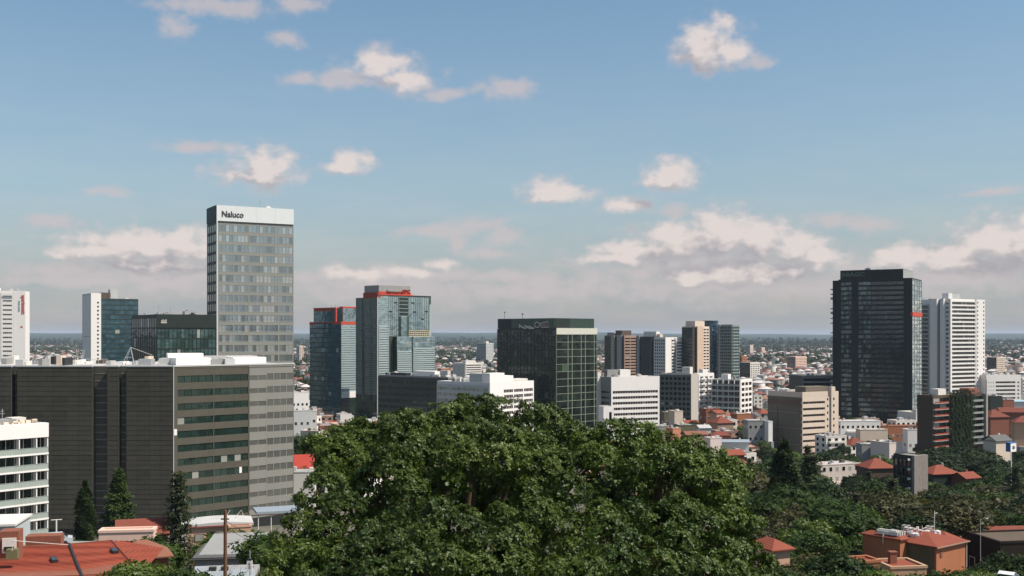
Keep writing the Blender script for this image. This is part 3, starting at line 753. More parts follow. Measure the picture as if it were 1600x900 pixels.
def balcony_block():
    b = Bld('apartment_block', 'white apartment block with stacked balconies, cut by the left edge', 'building', 193, 50, -42, 70, -90, 667.5, d=13)
    b.core(WHITE, par=0.7); f = b.F
    zt = b.zt; V = 3.02; band = 2.55
    f.box('fascia', WHITE, 0, b.w, 0, 1.5, zt - band, zt + 0.05)
    n = 7; z0 = zt - band - n * V
    f.grid(0, b.w, z0, zt - band, 8, n, 0.16, 0.2, 0.1, DARK, GL_DK, mull=1, obj=True, bandname='floor_edge', frame=OFFW)
    RG = wall('pale_green_rail', (0.30, 0.34, 0.31), 0.1)
    sm = MB().ubox(0, b.w, 0.12, 1.5, 0, 0.32).mesh('balcony_slab', WHITE)
    rail = MB(); k = 0.0
    while k < b.w: rail.ubox(k, k + 0.05, 1.38, 1.43, 0.42, 1.35); k += 0.5
    rail.ubox(0, b.w, 1.36, 1.46, 1.33, 1.40)
    rail.ubox(0.02, b.w - 0.02, 1.39, 1.41, 0.34, 1.31)
    rm = rail.mesh('balustrade', RG)
    for j in range(n):
        s_ = f.put('balcony', sm, None, [(0, z0 + j * V - 0.2)])[0]
        link('balustrade', rm, s_, kind='stuff')
    fins = [0.05, f.u(-8), f.u(25), f.u(52), b.w - 0.1]
    f.put('fin', MB().ubox(0, 0.18, 0.1, 1.34, z0, zt - band), WHITE, [(u - .1, 0) for u in fins])
    r = random.Random(2)
    pl = MB()
    for i in range(9):
        u = 1 + r.random() * (b.w - 3); pl.ubox(u, u + 0.9, -0.5, 0.2, zt, zt + r.uniform(.3, .8))
    f.put('roof_planter', pl, CREAM, kind='stuff')
    clutter(b, 7, seed=12, masts=2)


def tower_blue_red():
    b = Bld('office_tower', 'blue-green glass tower with a stepped top outlined in red', 'tower', 800, 45, 533, 572, 484, 503)
    b.core(GL_TEAL, par=0.6, parmat=REDP); L, f = b.L, b.F
    zt = b.zt; zp = L.z(480, b.d)
    auto(L, DARKG, GL_TEAL, 3.55, 3.0, 0.2, 0.08, 0.05, obj=False, win='glass_panel', z1=zt - .7)
    f.grid(0, b.w, f.z(612), zt - 0.7, 9, 29, 0.08, 1.1, 0.22, wall('blue_white_spandrel', (0.28, 0.35, 0.36), 0.1), GL_LB, obj=False, win='glass_panel')
    f.box('plinth_panel', WHITE, 0.2, b.w, 0, 0.4, f.z(622), f.z(612))
    f.box('podium', GL_DK, 0, b.w, 0, 0.2, 0, f.z(622) - .1)
    # upper volume
    u0 = L.u(490); yb = b.d - u0                 # local y of its far-left edge
    ymid = b.d - L.u(523)
    b.block('upper_wall', GL_TEAL, 0.02, b.w, ymid, yb, zt - 0.6, zp - 0.7)
    b.block('upper_wall', GL_LB, 4.0, b.w, 3.2, ymid + 0.1, zt - 0.6, f.z(481))
    b.block('red_trim', REDP, -0.15, b.w, ymid - 0.12, yb + 0.15, zp - 0.7, zp)
    b.block('red_trim', REDP, 3.8, b.w, 3.0, ymid - 0.13, f.z(481), f.z(481) + 1.1)
    b.block('red_trim', REDP, -0.18, 0.9, ymid - 1.6, ymid + 0.05, zt - 1.5, zp - 0.05)
    f.box('red_trim', REDP, -0.1, b.w, 0, 0.35, zt - 1.9, zt + 0.25)
    L.box('red_trim', REDP, 0, 4.5, 0, 0.25, zt - 2.2, zt + 0.2); L.box('red_trim', REDP, L.u(521), b.d, 0, 0.25, zt - 1.8, zt + 0.2)
    L.box('name_panel', REDB, u0 + 1, L.u(519), -0.0, 0.3, zp - 2.6, zp - 0.8)
    m = MB()
    for x, y in ((4, ymid + 5), (9, ymid + 9), (12, yb - 6)): m.tube([(x, y, zp), (x, y, zp + 2.2)], 0.12, 5)
    link('antenna', m.mesh('antenna', DARK), b.root)


def tower_glass_red():
    b = Bld('office_tower', 'big pale blue glass tower with fins, a dark notch and a red sign on top', 'tower', 740, 45, 590.5, 673.5, 556, 460)
    zt = b.zt; f, L = b.F, b.L
    zl = L.z(465, b.d * .5)
    b.core(GL_DK, par=0.8, zt=zt, y1=b.d * 0.55); b.core(GL_DK, par=0.8, zt=zl, y0=b.d * 0.55 + 0.01)
    MUL = wall('grey_green_mullion', (0.13, 0.16, 0.15), 0.1)
    GLM = glass('painted_shade_glass', (0.04, 0.055, 0.05), 0.12, var=0.9, tint=(0.7, 0.85, 0.8), blind=0.1, blindcol=(0.12, 0.13, 0.11))  # darker glass colour stands in for shade on the left side
    ul = [0.4, L.u(566.5), L.u(570.5), L.u(579.5), L.u(582.5), b.d - 0.2]
    for a, e in ((ul[0], ul[1]), (ul[2], ul[3]), (ul[4], ul[5])):
        L.grid(a, e, L.z(615), zl - 0.9, max(2, round((e - a) / 1.5)), 41, 0.1, 0.9, 0.3, MUL, GLM, obj=False, win='glass_panel')
    L.grid(0.2, b.d, 0.5, L.z(615), 10, 5, 0.12, 0.7, 0.25, DARKG, GL_DK, obj=False, win='glass_panel')
    L.put('corner_fin', MB().ubox(-0.35, 0.25, 0, 0.6, 0, zl), LGREY, [(b.d, 0)])
    FN = wall('pale_fin', (0.30, 0.36, 0.36), 0.08); DK = DARKG
    z = lambda y: f.z(y, b.w * .4)
    f.grid(0.3, f.u(607), z(509), zt - 0.9, 6, 14, 0.07, 0.25, 0.1, FN, GL_LB, obj=False, win='glass_panel')
    f.grid(0.3, f.u(607), 0.5, z(509), 1, 42, 0.2, 1.0, 0.5, FN, GL_LB, obj=False, bandname='sunshade')
    f.grid(f.u(607), f.u(622.5), z(526), zt - 0.9, 5, 1, 0.28, 0.3, 0.14, wall('dark_fin', (0.06, 0.07, 0.06), 0.1), GL_LB, obj=False, depth=0.12, piername='fin')
    f.grid(f.u(623), f.u(638), z(494), zt - 1.2, 1, 5, 0.2, 0.3, 0.2, FN, GL_DK, obj=False)
    f.box('notch_panel', GL_LB, f.u(626.5), f.u(635), 0, 0.25, z(526), z(494))
    f.box('notch_wall', GL_DK, f.u(623), f.u(626.3), 0, 0.12, z(526), z(494))
    f.grid(f.u(638.3), f.u(670), z(516), zt - 0.9, 9, 1, 0.30, 0.3, 0.14, wall('dark_fin', (0.06, 0.07, 0.06)), GL_LB, obj=False, depth=0.12, piername='fin')
    f.grid(f.u(638.3), f.u(670), z(526), z(516), 9, 3, 0.3, 0.6, 0.4, wall('cream_louvre', (0.42, 0.38, 0.27), 0.1), GL_BR, obj=False)
    f.box('end_pier', FN, f.u(670.5), b.w, 0, 0.3, 0, zt - 6)
    for px, py in ((618, 473), (610, 487), (645, 473), (648, 487), (660, 498), (666, 486)):
        f.box('plant_opening', DK, f.u(px) - 1.2, f.u(px) + 1.2, 0.3, 0.42, z(py) - 0.5, z(py) + 0.5)
    # lower volume that stands proud of the wall
    u0 = f.u(614); o = 4.2; zc = z(526)
    f.box('bay_wall', GL_DK, u0, b.w - 0.3, -0.1, o, -1, zc)
    f.grid(u0 + 0.1, f.u(637), 0.5, zc - 10, 1, 36, 0.15, .8, o + 0.5, FN, GL_LB, obj=False, depth=o + 0.05, bandname='sunshade')
    f.grid(u0 + 0.1, f.u(637), zc - 10, zc, 5, 3, 0.1, 0.2, o + 0.1, FN, GL_LB, obj=False, depth=o + 0.08, win='glass_panel')
    f.grid(f.u(639), b.w - 0.4, 0.5, zc - 8, 1, 38, 0.15, .8, o + 0.5, FN, GL_LB, obj=False, depth=o + 0.05, bandname='sunshade')
    f.grid(f.u(639), b.w - 0.4, zc - 8, zc, 9, 2, 0.1, 0.2, o + 0.1, FN, GL_LB, obj=False, depth=o + 0.08, win='glass_panel')
    # red crown and sign
    L.box('red_crown', REDB, L.u(568), b.d + .1, -2.5, 0.35, zt - 2.3, L.z(457, b.d * .7))
    bx = b.blockpx('plant_room', GREYW, 592, 641, 445.5, 1.2, b.d * 0.7)
    f2 = Face(b, 0, 1.2, 0, b.w); f2.box('sign_board', REDP, f2.u(592), f2.u(641.5), 0.05, 0.3, zt - 0.1, f2.z(455))
    f2.box('sign_board', REDP, f2.u(628), f2.u(640), 0.06, 0.34, f2.z(455), f2.z(451.5))
    f2.text('sign_lettering', 'fannora', f2.u(603), f2.z(458.5, 10), 3.2, wall('deep_red_letters', (0.12, 0.01, 0.01)), o=0.45, sx=1.5); f2.text('sign_lettering', 'IPC', f2.u(629), f2.z(457.5, 10), 3.6, wall('deep_red_letters', (0.12, 0.01, 0.01)), o=0.45, sx=1.3)
    f.box('red_edge', REDP, 0.1, f.u(645), 0.0, 0.5, zt - 0.3, zt + 0.35)


def low_dark_office():
    b = Bld('office_block', 'low dark grey office block with horizontal window bands behind the big tree', 'building', 600, 50, 700, 720, 591, 589)
    b.core(GREYW, par=0.8); L, f = b.L, b.F
    GB = wall('dark_olive_band', (0.07, 0.072, 0.06), 0.2)
    auto(L, GB, GL_DK, 3.7, 8.5, 0.5, 0.25, 0.25, z1=b.zt - 0.9, mull=7)
    auto(f, GB, GL_DK, 3.7, 6, 0.5, 0.25, 0.25)
    link('plant_room', MB().box(4, b.w - 1, b.d - 42, b.d - 25, b.zt - 0.8, b.zt + 2.6).mesh('plant_room', WHITE), b.root)
    link('plant_room', MB().box(3, b.w - 2, b.d - 20, b.d - 3, b.zt - 0.8, b.zt + 1.2).mesh('plant_room', DARKG), b.root)
    link('plant_room', MB().box(6, b.w - 2, b.d - 50, b.d - 44, b.zt - 0.8, b.zt + 3.2).mesh('plant_room', LGREY), b.root)
    clutter(b, 14, seed=21, masts=2)


def white_mid_office():
    b = Bld('office_block', 'white three-storey office with square brown windows, its shaded side grey, behind the tree top', 'building', 530, 50, 765, 833.5, 683, 598)
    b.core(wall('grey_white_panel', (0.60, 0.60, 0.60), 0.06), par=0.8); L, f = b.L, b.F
    auto(L, LGREY, GL_GREY, 3.0, 4.2, 0.45, 0.6, 0.25, z1=b.zt - 1.5, mull=2)  # light grey paints the shade on this white side
    f.box('top_band', WHITE, 0, b.w, 0, 0.25, b.zt - 2.6, b.zt + 0.02); f.box('end_wall', WHITE, 0, f.u(785), 0, 0.27, -1, b.zt - 2.6)
    f.grid(f.u(785), b.w, b.zt - 2.6 - 8 * 2.85, b.zt - 2.6, 3, 8, 0.8, 1.2, 0.25, WHITE, GL_BR, mull=5, obj=True)
    b.block('stair_tower', LGREY, 3, 10, 8, 16, b.zt - .8, b.zt + 4.2)
    b.block('plant_room', WHITE, 3, 14, 2.5, 7.8, b.zt - .8, b.zt + 4.4); b.block('plant_room', WHITE, 14.02, 21, 2.5, 9, b.zt - .8, b.zt + 2.9); b.block('plant_room', OFFW, 21.02, b.w - 1, 3, 9, b.zt - .8, b.zt + 1.0)
    clutter(b, 22, seed=23, masts=4, y0=10)


def dark_green_tower():
    b = Bld('office_tower', 'dark green glass block with a pale grid on its sunny side and wave sign', 'tower', 600, 45, 868.5, 932, 777, 513)
    b.core(GL_DK, par=0.5, parmat=DARKG); L, f = b.L, b.F; zt = b.zt
    GLG = glass('deep_green_glass', (0.006, 0.012, 0.008), 0.03, var=1.3, tint=(0.6, 0.75, 0.65), blind=0.03, blindcol=(0.05, 0.08, 0.05))
    L.grid(0.1, b.d, 0.5, zt - 0.6, 17, 17, 0.22, 0.35, 0.18, DARKG, GLG, obj=False, win='glass_panel')
    CG = wall('cream_green_frame', (0.20, 0.225, 0.18), 0.08)
    f.box('top_band', wall('cream_band', (0.52, 0.51, 0.44), 0.05), 0.05, b.w + 0.1, 0, 0.55, f.z(522.5), zt + 0.15)
    zz = f.z(522.5); n = 17; V = 4.12
    edges = [868.8, 887, 893.5, 907.5, 914, 928, 932]
    for i, (a, e) in enumerate(zip(edges, edges[1:])):
        f.grid(f.u(a) + 0.01, f.u(e), zz - n * V, zz, 1, n, 0.22, 0.24, 0.28, CG, GLG, mull=1 if e - a > 10 else 0, obj=True, frame=DARKG, bandname='grid_bar', piername='grid_post')
    # penthouse
    f2 = Face(b, 0, 0.8, 0, b.w); L2 = Face(b, 0.0, b.d, R(-90), b.d)
    zp = PZ(497, 600) - b.zb
    b.block('plant_room', DARKG, 0.03, b.w - 1.2, 0.8, b.d - 0.6, zt - 0.4, zp)
    GP = wall('green_roof_panel', (0.035, 0.058, 0.046), 0.2, rough=0.5)
    n = 8
    for i in range(n): f2.box('roof_panel', GP if i > 2 else DARKG, 0.3 + i * (b.w - 2) / n, 0.25 + (i + 1) * (b.w - 2) / n, 0.02, 0.15, zt + 0.2, zp - 0.1)
    n = 12
    for i in range(n): L2.box('roof_panel', (DARKG, DARKG, GP, wall('grey_green_panel', (0.09, 0.11, 0.085), 0.15))[0 if i < 3 else 3], 0.7 + i * (b.d - 1.5) / n, 0.65 + (i + 1) * (b.d - 1.5) / n, 0.0, 0.14, zt + 0.1, zp - 0.1)
    # the sign: waves, a ring and a slanted box with a pinkish field
    SG = wall('cream_letters', (0.55, 0.53, 0.44), 0.05); zs = L2.z(512.8, b.d * .6); u = L2.u(812); ue = L2.u(859); w = ue - u
    m = MB()
    def wave(a, e, z, h, ph):
        pts = [(a + (e - a) * i / 12, -0.35, z + h * math.sin(ph + i / 12 * math.pi * 1.5)) for i in range(13)]; m.tube(pts, [0.28 + 0.14 * math.sin(i / 12 * math.pi) for i in range(13)], 6)
    m.ubox(0.0, 0.6, 0.2, 0.5, 0.2, 2.3)
    wave(0.3, w * .28, 0.7, 0.7, 1.5); wave(w * .16, w * .48, 0.6, 0.8, 1.2); wave(w * .3, w * .52, 0.5, 0.6, 0.9)
    cx, cz = w * .60, 1.9
    m.tube([(cx + 1.5 * math.cos(t) * 1.25, -0.35, cz + 1.5 * math.sin(t)) for t in [i * math.pi / 8 for i in range(17)]], 0.26, 6)
    m.tube([(w * .70, -0.35, 2.6), (w * .97, -0.35, 3.7), (w * .99, -0.35, 0.6), (w * .76, -0.35, 0.4), (w * .70, -0.35, 2.6)], 0.26, 6)
    L2.put('sign', m, SG, [(u, zs)])
    L2.box('sign_field', wall('dull_pink_panel', (0.22, 0.14, 0.15)), u + w * .76, u + w * .95, 0.2, 0.3, zs + 0.9, zs + 2.5)
    m = MB()
    for x, y, h in ((2, b.d - 4, 4.2), (3, b.d * .62, 2.6), (0.2, b.d - .3, 6)): m.tube([(x, y, zp - (6 if h == 6 else 0)), (x, y, zp + h - (6 if h == 6 else 0))], 0.1, 5)
    m.box(1.6, 2.7, b.d - 4.1, b.d - 3.9, zp + 3.6, zp + 4.1).box(2.4, 3.6, b.d * .62 - .1, b.d * .62 + .1, zp + 2.2, zp + 3)
    link('antenna', m.mesh('antenna', DARK), b.root)
    L.box('camera_box', WHITE, 0.6, 1.3, 0.1, 0.7, zt - 0.4, zt + 0.6)


def white_strip_office():
    b = Bld('office_block', 'bright white office block with long brown ribbon windows and a blank top band', 'building', 640, 25, 954.5, 1030, 938, 589)
    b.core(WHITE, par=0.6); f, L = b.F, b.L; V = 3.5; zw = f.z(606.5)
    n = int((zw - 1) / V)
    f.box('top_band', WHITE, 0, b.w, 0, 0.4, zw, b.zt + 0.03)
    f.grid(0.0, f.u(1029.8), zw - n * V, zw, 1, n, 1.1, 1.75, 0.4, WHITE, GL_BR, mull=17, obj=True)
    L.box('top_band', LGREY, 0, b.d, 0, 0.2, zw, b.zt); L.grid(0.2, b.d, zw - n * V, zw, 1, n, 1.3, 1.9, 0.2, LGREY, GL_BLK, mull=2, obj=True)
    b.blockpx('plant_room', WHITE, 969, 985, 577.5, 5, 9); b.blockpx('plant_room', GREYW, 949, 966, 578, 6, 10)
    b.block('stair_pier', WHITE, -3, -0.5, b.d - 2, b.d + 1, -1, b.zt + 2)
    clutter(b, 5, seed=31, masts=1)
    c = Bld('house', 'small plain white cube house at the foot of the white ribbon-window office', 'house', 575, 20, 943, 959, 935, 635)
    c.core(WHITE, par=0.3); c.F.grid(2, c.w, 1.5, c.zt - 1.5, 1, 2, 1.2, 1.6, 0.05, WHITE, GL_BLK, obj=False); 


def dark_grid_block():
    b = Bld('apartment_block', 'dark grey block with a regular grid of square windows and one pale end wall', 'building', 700, 60, 1080, 1091, 1031, 584)
    b.core(wall('warm_grey', (0.42, 0.38, 0.34), 0.06), par=0.5); L, f = b.L, b.F
    GG = wall('grey_green_grid', (0.115, 0.125, 0.11), 0.12)
    auto(L, GG, GL_BLK, 3.45, 3.3, 0.42, 0.9, 0.3)
    b.block('lift_house', OFFW, 1.5, 7, 1.5, 7, b.zt - .4, b.zt + 4.2)
    c = Bld('apartment_block', 'white block with stacked balconies between the dark grid block and the grey balcony block', 'building', 780, 32, 1091, 1115.5, 1084, 583)
    c.core(WHITE, par=0.7); f = c.F
    f.grid(0.2, c.w, 1, c.zt - 1, 3, 9, 1.6, 1.5, 0.2, WHITE, GL_BR, obj=False)
    V = (c.zt - 3) / 9
    for k in (0, 1):
        a = f.u((1094, 1104)[k]); e = f.u((1102, 1113)[k])
        f.balcony(a, e, 2.2, 9, V, 1.5, WHITE, WHITE, 0.3, 0.9)
    c.blockpx('lift_house', WHITE, 1098, 1106, 577, 4, 8)
    d = Bld('apartment_block', 'long white apartment block with glazed grey balconies in rows and a sunlit white end', 'building', 760, 55, 1157, 1175, 1113, 593)
    d.core(WHITE, par=0.6); L, f = d.L, d.F
    n = 8; V = (d.zt - 1.2) / n
    L.grid(0, d.d, 0.6, 0.6 + n * V, 9, n, 0.15, 0.3, 0.1, LGREY, GL_DK, obj=False)
    L.balcony(0, d.d, 0.6, n, V, 1.5, OFFW, GL_RAIL, 0.3, 1.0, divs=5)
    f.grid(0, d.w, 0.6, 0.6 + n * V, 3, n, 1.4, 1.6, 0.3, WHITE, GL_BR, obj=False)
    d.blockpx('lift_house', WHITE, 1127, 1137, 584, 3, 8) if False else d.block('lift_house', WHITE, 3, 8, d.d * .5, d.d * .75, d.zt - .6, d.zt + 3.4)
    clutter(d, 5, seed=41)


def back_towers():
    def mk(label, Y, yaw, xC, xF, xS, yt, core, Lspec, Fspec, **kw):
        b = Bld('apartment_tower', label, 'tower', Y, yaw, xC, xF, xS, yt, **kw); b.core(core, par=0.8)
        if Lspec: auto(b.L, *Lspec, obj=False)
        if Fspec: auto(b.F, *Fspec, obj=False)
        return b
    DBR = wall('dark_brown_concrete', (0.085, 0.075, 0.06), 0.2)
    b = mk('brown apartment tower with dark glassy side and brick-red banded front, leftmost of the far cluster', 1100, 40, 975, 994, 945, 524, BROWNB, (DBR, GL_DK, 3.1, 3.4, 0.45, 0.8, 0.4), (BROWNB, GL_BLK, 3.1, 9, 0.5, 0.9, 0.5))
    b.L.box('shaft', GREYW, b.L.u(965), b.L.u(972), 0, 1.0, 0, b.zt + 0.5); b.L.box('shaft', wall('yellow_grey', (0.30, 0.28, 0.2)), b.L.u(956), b.L.u(961), 0, 1.4, 0, b.zt)
    b.block('plant_room', BROWN, 2, b.w - 2, 5, 14, b.zt - .5, b.zt + 5); b.block('plant_room', GREYW, 2, b.w - 2, 16, 26, b.zt - .5, b.zt + 3)
    b = mk('dark brown tower with white roof box, between banded brown tower and white one', 1060, 42, 1024, 1034, 994, 526, DBR, (DARKG, GL_DK, 3.1, 2.6, 0.4, 0.3, 0.35), (DBR, GL_BLK, 3.1, 3, 0.5, 0.4, 0.3))
    b.L.box('shaft', GREYW, b.L.u(996), b.L.u(1000), 0, 1.2, 0, b.zt + 1)
    b.L.box('step', DARKG, b.L.u(1005), b.L.u(1020), 0, 3, 0, b.zt - 2)
    b.block('plant_room', OFFW, 2, b.w - 2, b.d - 24, b.d - 8, b.zt - .5, b.zt + 5); b.block('plant_room', CREAM, 3, b.w - 2, b.d - 28, b.d - 24, b.zt - .5, b.zt + 2.5)
    b = mk('white apartment tower with blank wall strip and striped balconies, beside the dark brown tower', 1000, 42, 1040, 1067, 1022, 527, WHITE, (LGREY, GL_DK, 3.1, 2.7, 0.45, 0.9, 0.4), None)  # left side grey: shade of the white put into its colour
    f = b.F; a = f.u(1049); n = 20; V = (b.zt - 1) / n
    f.grid(a, f.u(1053), 0.5, b.zt - .9, 1, n, 0.3, 1.4, 0.2, WHITE, GL_BLK, obj=False); f.grid(f.u(1056), b.w, 0.5, b.zt - 3, 1, n, 0.6, 1.6, 0.7, WHITE, GL_BR, obj=False, bandname='balcony_band'); f.grid(f.u(1053.3), f.u(1055.6), 0.5, b.zt - .9, 1, n, 0.3, 1.4, 0.1, GREYW, GL_BLK, obj=False)
    b = mk('cream and dark green tower with a tan roof box, left of the blue round tower', 1000, 42, 1089, 1108, 1066, 510, CREAM, (DARKG, GL_DK, 3.1, 2.6, 0.38, 0.3, 0.5), None)
    f = b.F; f.box('shaft', wall('tan_shaft', (0.55, 0.40, 0.30)), 0, f.u(1097.5), 0, 0.5, 0, b.zt + 0.3); f.grid(f.u(1098), b.w, 0.5, b.zt - .9, 2, 25, 0.9, 1.4, 0.35, CREAM, GL_BR, obj=False)
    b.L.box('shaft', BROWNB, b.L.u(1083), b.L.u(1086), 0, 0.9, 0, b.zt)
    b.block('plant_room', CREAM, 1, b.w - 3, 3, 14, b.zt - .5, b.zt + 5)
    b = mk('grey-green balcony tower with rounded bays, rightmost of the far cluster', 1040, 40, 1144, 1154.5, 1122, 507, GREYW, (wall('grey_green_balcony', (0.20, 0.24, 0.22), 0.1), GL_DK, 3.0, 2.6, 0.4, 0.3, 0.7), (wall('grey_green_balcony', (0.2, 0.24, 0.22)), GL_TEAL, 3.0, 2.5, 0.42, 0.4, 0.6))
    b.L.box('shaft', GREYW, b.L.u(1124), b.L.u(1126.5), 0, 1.2, 0, b.zt)
    # round tower
    Y = 1065; X = PX(1110, Y); zb = ground(X, Y); zt = PZ(501, Y) - zb; rr = 12 / F * Y
    t = thing('apartment_tower', 'round dark blue glass tower, tallest of the far cluster', 'tower', (X, Y, zb))
    circ = lambda r, n=32: [(r * math.cos(i * 2 * math.pi / n), r * math.sin(i * 2 * math.pi / n)) for i in range(n)]
    link('wall', MB().prism(circ(rr - 0.4), -1, zt - 1).mesh('wall', DARKG), t)
    gp = MB(); sp = MB(); n = 32; rows = 26; V = (zt - 2) / rows
    BL = glass('deep_blue_glass', (0.012, 0.035, 0.06), 0.10, var=1.0, tint=(0.45, 0.7, 0.85), blind=0.03)
    cc = circ(rr - 0.2)
    for j in range(rows):
        for i in range(n):
            p, q = cc[i], cc[(i + 1) % n]; gp.poly([(p[0], p[1], 1 + j * V), (q[0], q[1], 1 + j * V), (q[0], q[1], 1 + j * V + V - .7), (p[0], p[1], 1 + j * V + V - .7)])
        sp.prism(circ(rr), 1 + j * V + V - .7, 1 + (j + 1) * V)
    link('glass_panel', gp.mesh('glass_panel', BL), t, kind='stuff'); link('spandrel', sp.mesh('spandrel', wall('blue_grey_band', (0.05, 0.085, 0.11), 0.1)), t, kind='stuff')
    link('roof', MB().prism(circ(rr + 0.2), zt - 1, zt).mesh('roof', wall('blue_grey_band', (0.05, 0.085, 0.11))), t)
    FOOT.append((X, Y, rr + 3))
    # farther away
    b = mk('lone distant tower, dark grey with a pale sunlit side, standing among trees', 2400, 45, 759.5, 771, 745, 536, LGREY, (GREYW, GL_TEAL, 3.3, 4, 0.3, 1.0, 0.3), (LGREY, GL_GREY, 3.3, 6, 0.6, 1.6, 0.2))
    b.block('plant_room', OFFW, 4, 12, 4, 12, b.zt - .5, b.zt + 4)
    b = mk('distant cream banded block with ribbed end, below the lone far tower', 1500, 35, 727, 752, 708, 567, OFFW, (OFFW, GL_BR, 16, 3.0, 0.08, 1.6, 0.8), (OFFW, GL_BR, 3.2, 30, 0.5, 1.0, 0.8))
    b.block('plant_room', OFFW, 4, b.w - 6, 5, 14, b.zt - .5, b.zt + 3)
    mk('pale pink apartment tower with a dark green glass side, right of the grey-green balcony tower', 1500, 35, 1172, 1187, 1156, 566, CREAM, (DARKG, GL_DK, 3.2, 4, 0.3, 0.4, 0.3), (OFFW, GL_BR, 3.2, 4, 0.45, 1.5, 0.3))
    mk('distant orange-brown apartment block rising behind the pale pink tower', 1750, 35, 1159, 1167, 1152, 556, ORANGE, (BRICK, GL_DK, 3.2, 4, 0.5, 0.5, 0.3), (ORANGE, GL_BR, 3.2, 4, 0.6, 1.5, 0.2))
    mk('distant pink stepped apartment block beside a dark wood', 1900, 40, 1243, 1260, 1230, 557, PINK, (BROWNB, GL_BR, 3.2, 4, 0.5, 1, 0.3), (PINK, GL_BR, 3.2, 4, 0.5, 1.2, 0.3))
    mk('far cream tower, taller of a pale pair near the horizon', 3300, 40, 1172, 1177, 1167, 539, OFFW, (GREYW, GL_BR, 3.4, 5, 0.5, 1.5, 0.3), (CREAM, GL_BR, 3.4, 5, 0.6, 2, 0.3))
    mk('far pinkish tower just right of the pale cream one near the horizon', 3300, 40, 1190, 1195, 1186, 543, OFFW, (GREYW, GL_BR, 3.4, 5, 0.5, 1.5, 0.3), (PINK, GL_BR, 3.4, 5, 0.6, 2, 0.3))
    mk('cream and dark apartment tower beyond the low white wing at the right edge', 1700, 35, 1557, 1570, 1542, 558, CREAM, (BROWN, GL_DK, 3.2, 4, 0.4, 0.6, 0.3), (CREAM, GL_BR, 3.2, 4, 0.4, 1.6, 0.3))
    mk('thin pale far tower beside the left flank of the tall black tower', 2600, 40, 1294, 1297, 1292, 552, OFFW, None, (OFFW, GL_BR, 3.4, 5, 0.6, 1, 0.2))
    mk('grey far tower block on the left, between the black office and the blue-green tower', 2500, 40, 468, 474, 463, 540, CREAM, (LGREY, GL_BR, 3.4, 5, 0.5, 1, 0.2), (CREAM, GL_BR, 3.4, 5, 0.5, 1, 0.2))
    b = Bld('office_block', 'wide low dark office with a grey flat roof, behind the tan concrete office', 'building', 820, 5, 1254, 1302, 1251, 586.5, d=30)
    b.core(DARKG, par=0.8, parmat=GREYW); auto(b.F, GREYW, GL_BLK, 3.6, 40, 0.35, 0.3, 0.6); clutter(b, 5, seed=61)


def tan_office():
    b = Bld('office_block', 'tan concrete office with deep ribbon openings and a tall stair shaft, its blank side shaded', 'building', 550, 30, 1251, 1301.5, 1200, 613)
    b.core(TAN, par=0.7); f, L = b.F, b.L; V = 3.43
    BS = wall('painted_shade_tan', (0.155, 0.13, 0.10), 0.12)  # the tan darkened, so the colour carries the shade
    f.box('top_band', TAN, 0, f.u(1291), 0, 1.2, f.z(621.5), b.zt + 0.02)
    z1 = f.z(621.5); n = 10
    f.grid(0.0, f.u(1287), z1 - n * V, z1, 1, n, 0.25, 2.0, 1.2, TAN, GL_BR, mull=9, obj=True)
    f.box('end_wall', TAN, f.u(1287), f.u(1293.5), 0, 1.22, -1, z1)
    wm = MB().ubox(-0.45, 0.45, 0, 0.06, 0, 1.2).mesh('window', GL_BLK)
    Face(b, 0, -1.2, 0, b.w).put('window', wm, None, [(f.u(1290.5), z1 - 1.8 - j * V) for j in range(n)])
    f.box('stair_shaft', TAN, f.u(1294.5), f.u(1300.5), 0, 2.0, -1, f.z(605.5)); f.box('end_pier', TAN, f.u(1301), f.u(1306.5), -1, 1.6, -1, f.z(613))
    Face(b, 0, -2.0, 0, b.w).put('window', wm, None, [(f.u(1298.3), z1 - 1.6 - j * V) for j in range(n)])
    b.blockpx('plant_room', BS, 1259, 1294, 604.5, 1.5, 9)
    # flank, its shade put into the panel colour: big panels with a vertical joint
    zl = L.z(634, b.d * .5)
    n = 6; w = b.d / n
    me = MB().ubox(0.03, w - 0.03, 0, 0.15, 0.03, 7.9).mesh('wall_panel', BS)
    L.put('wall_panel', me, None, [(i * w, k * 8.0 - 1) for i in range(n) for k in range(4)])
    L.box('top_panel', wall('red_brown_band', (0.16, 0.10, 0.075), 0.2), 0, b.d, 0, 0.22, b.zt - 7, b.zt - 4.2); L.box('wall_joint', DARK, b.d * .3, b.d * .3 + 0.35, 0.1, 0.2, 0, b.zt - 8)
    clutter(b, 6, seed=71, masts=3, x0=1, x1=8, y0=10)


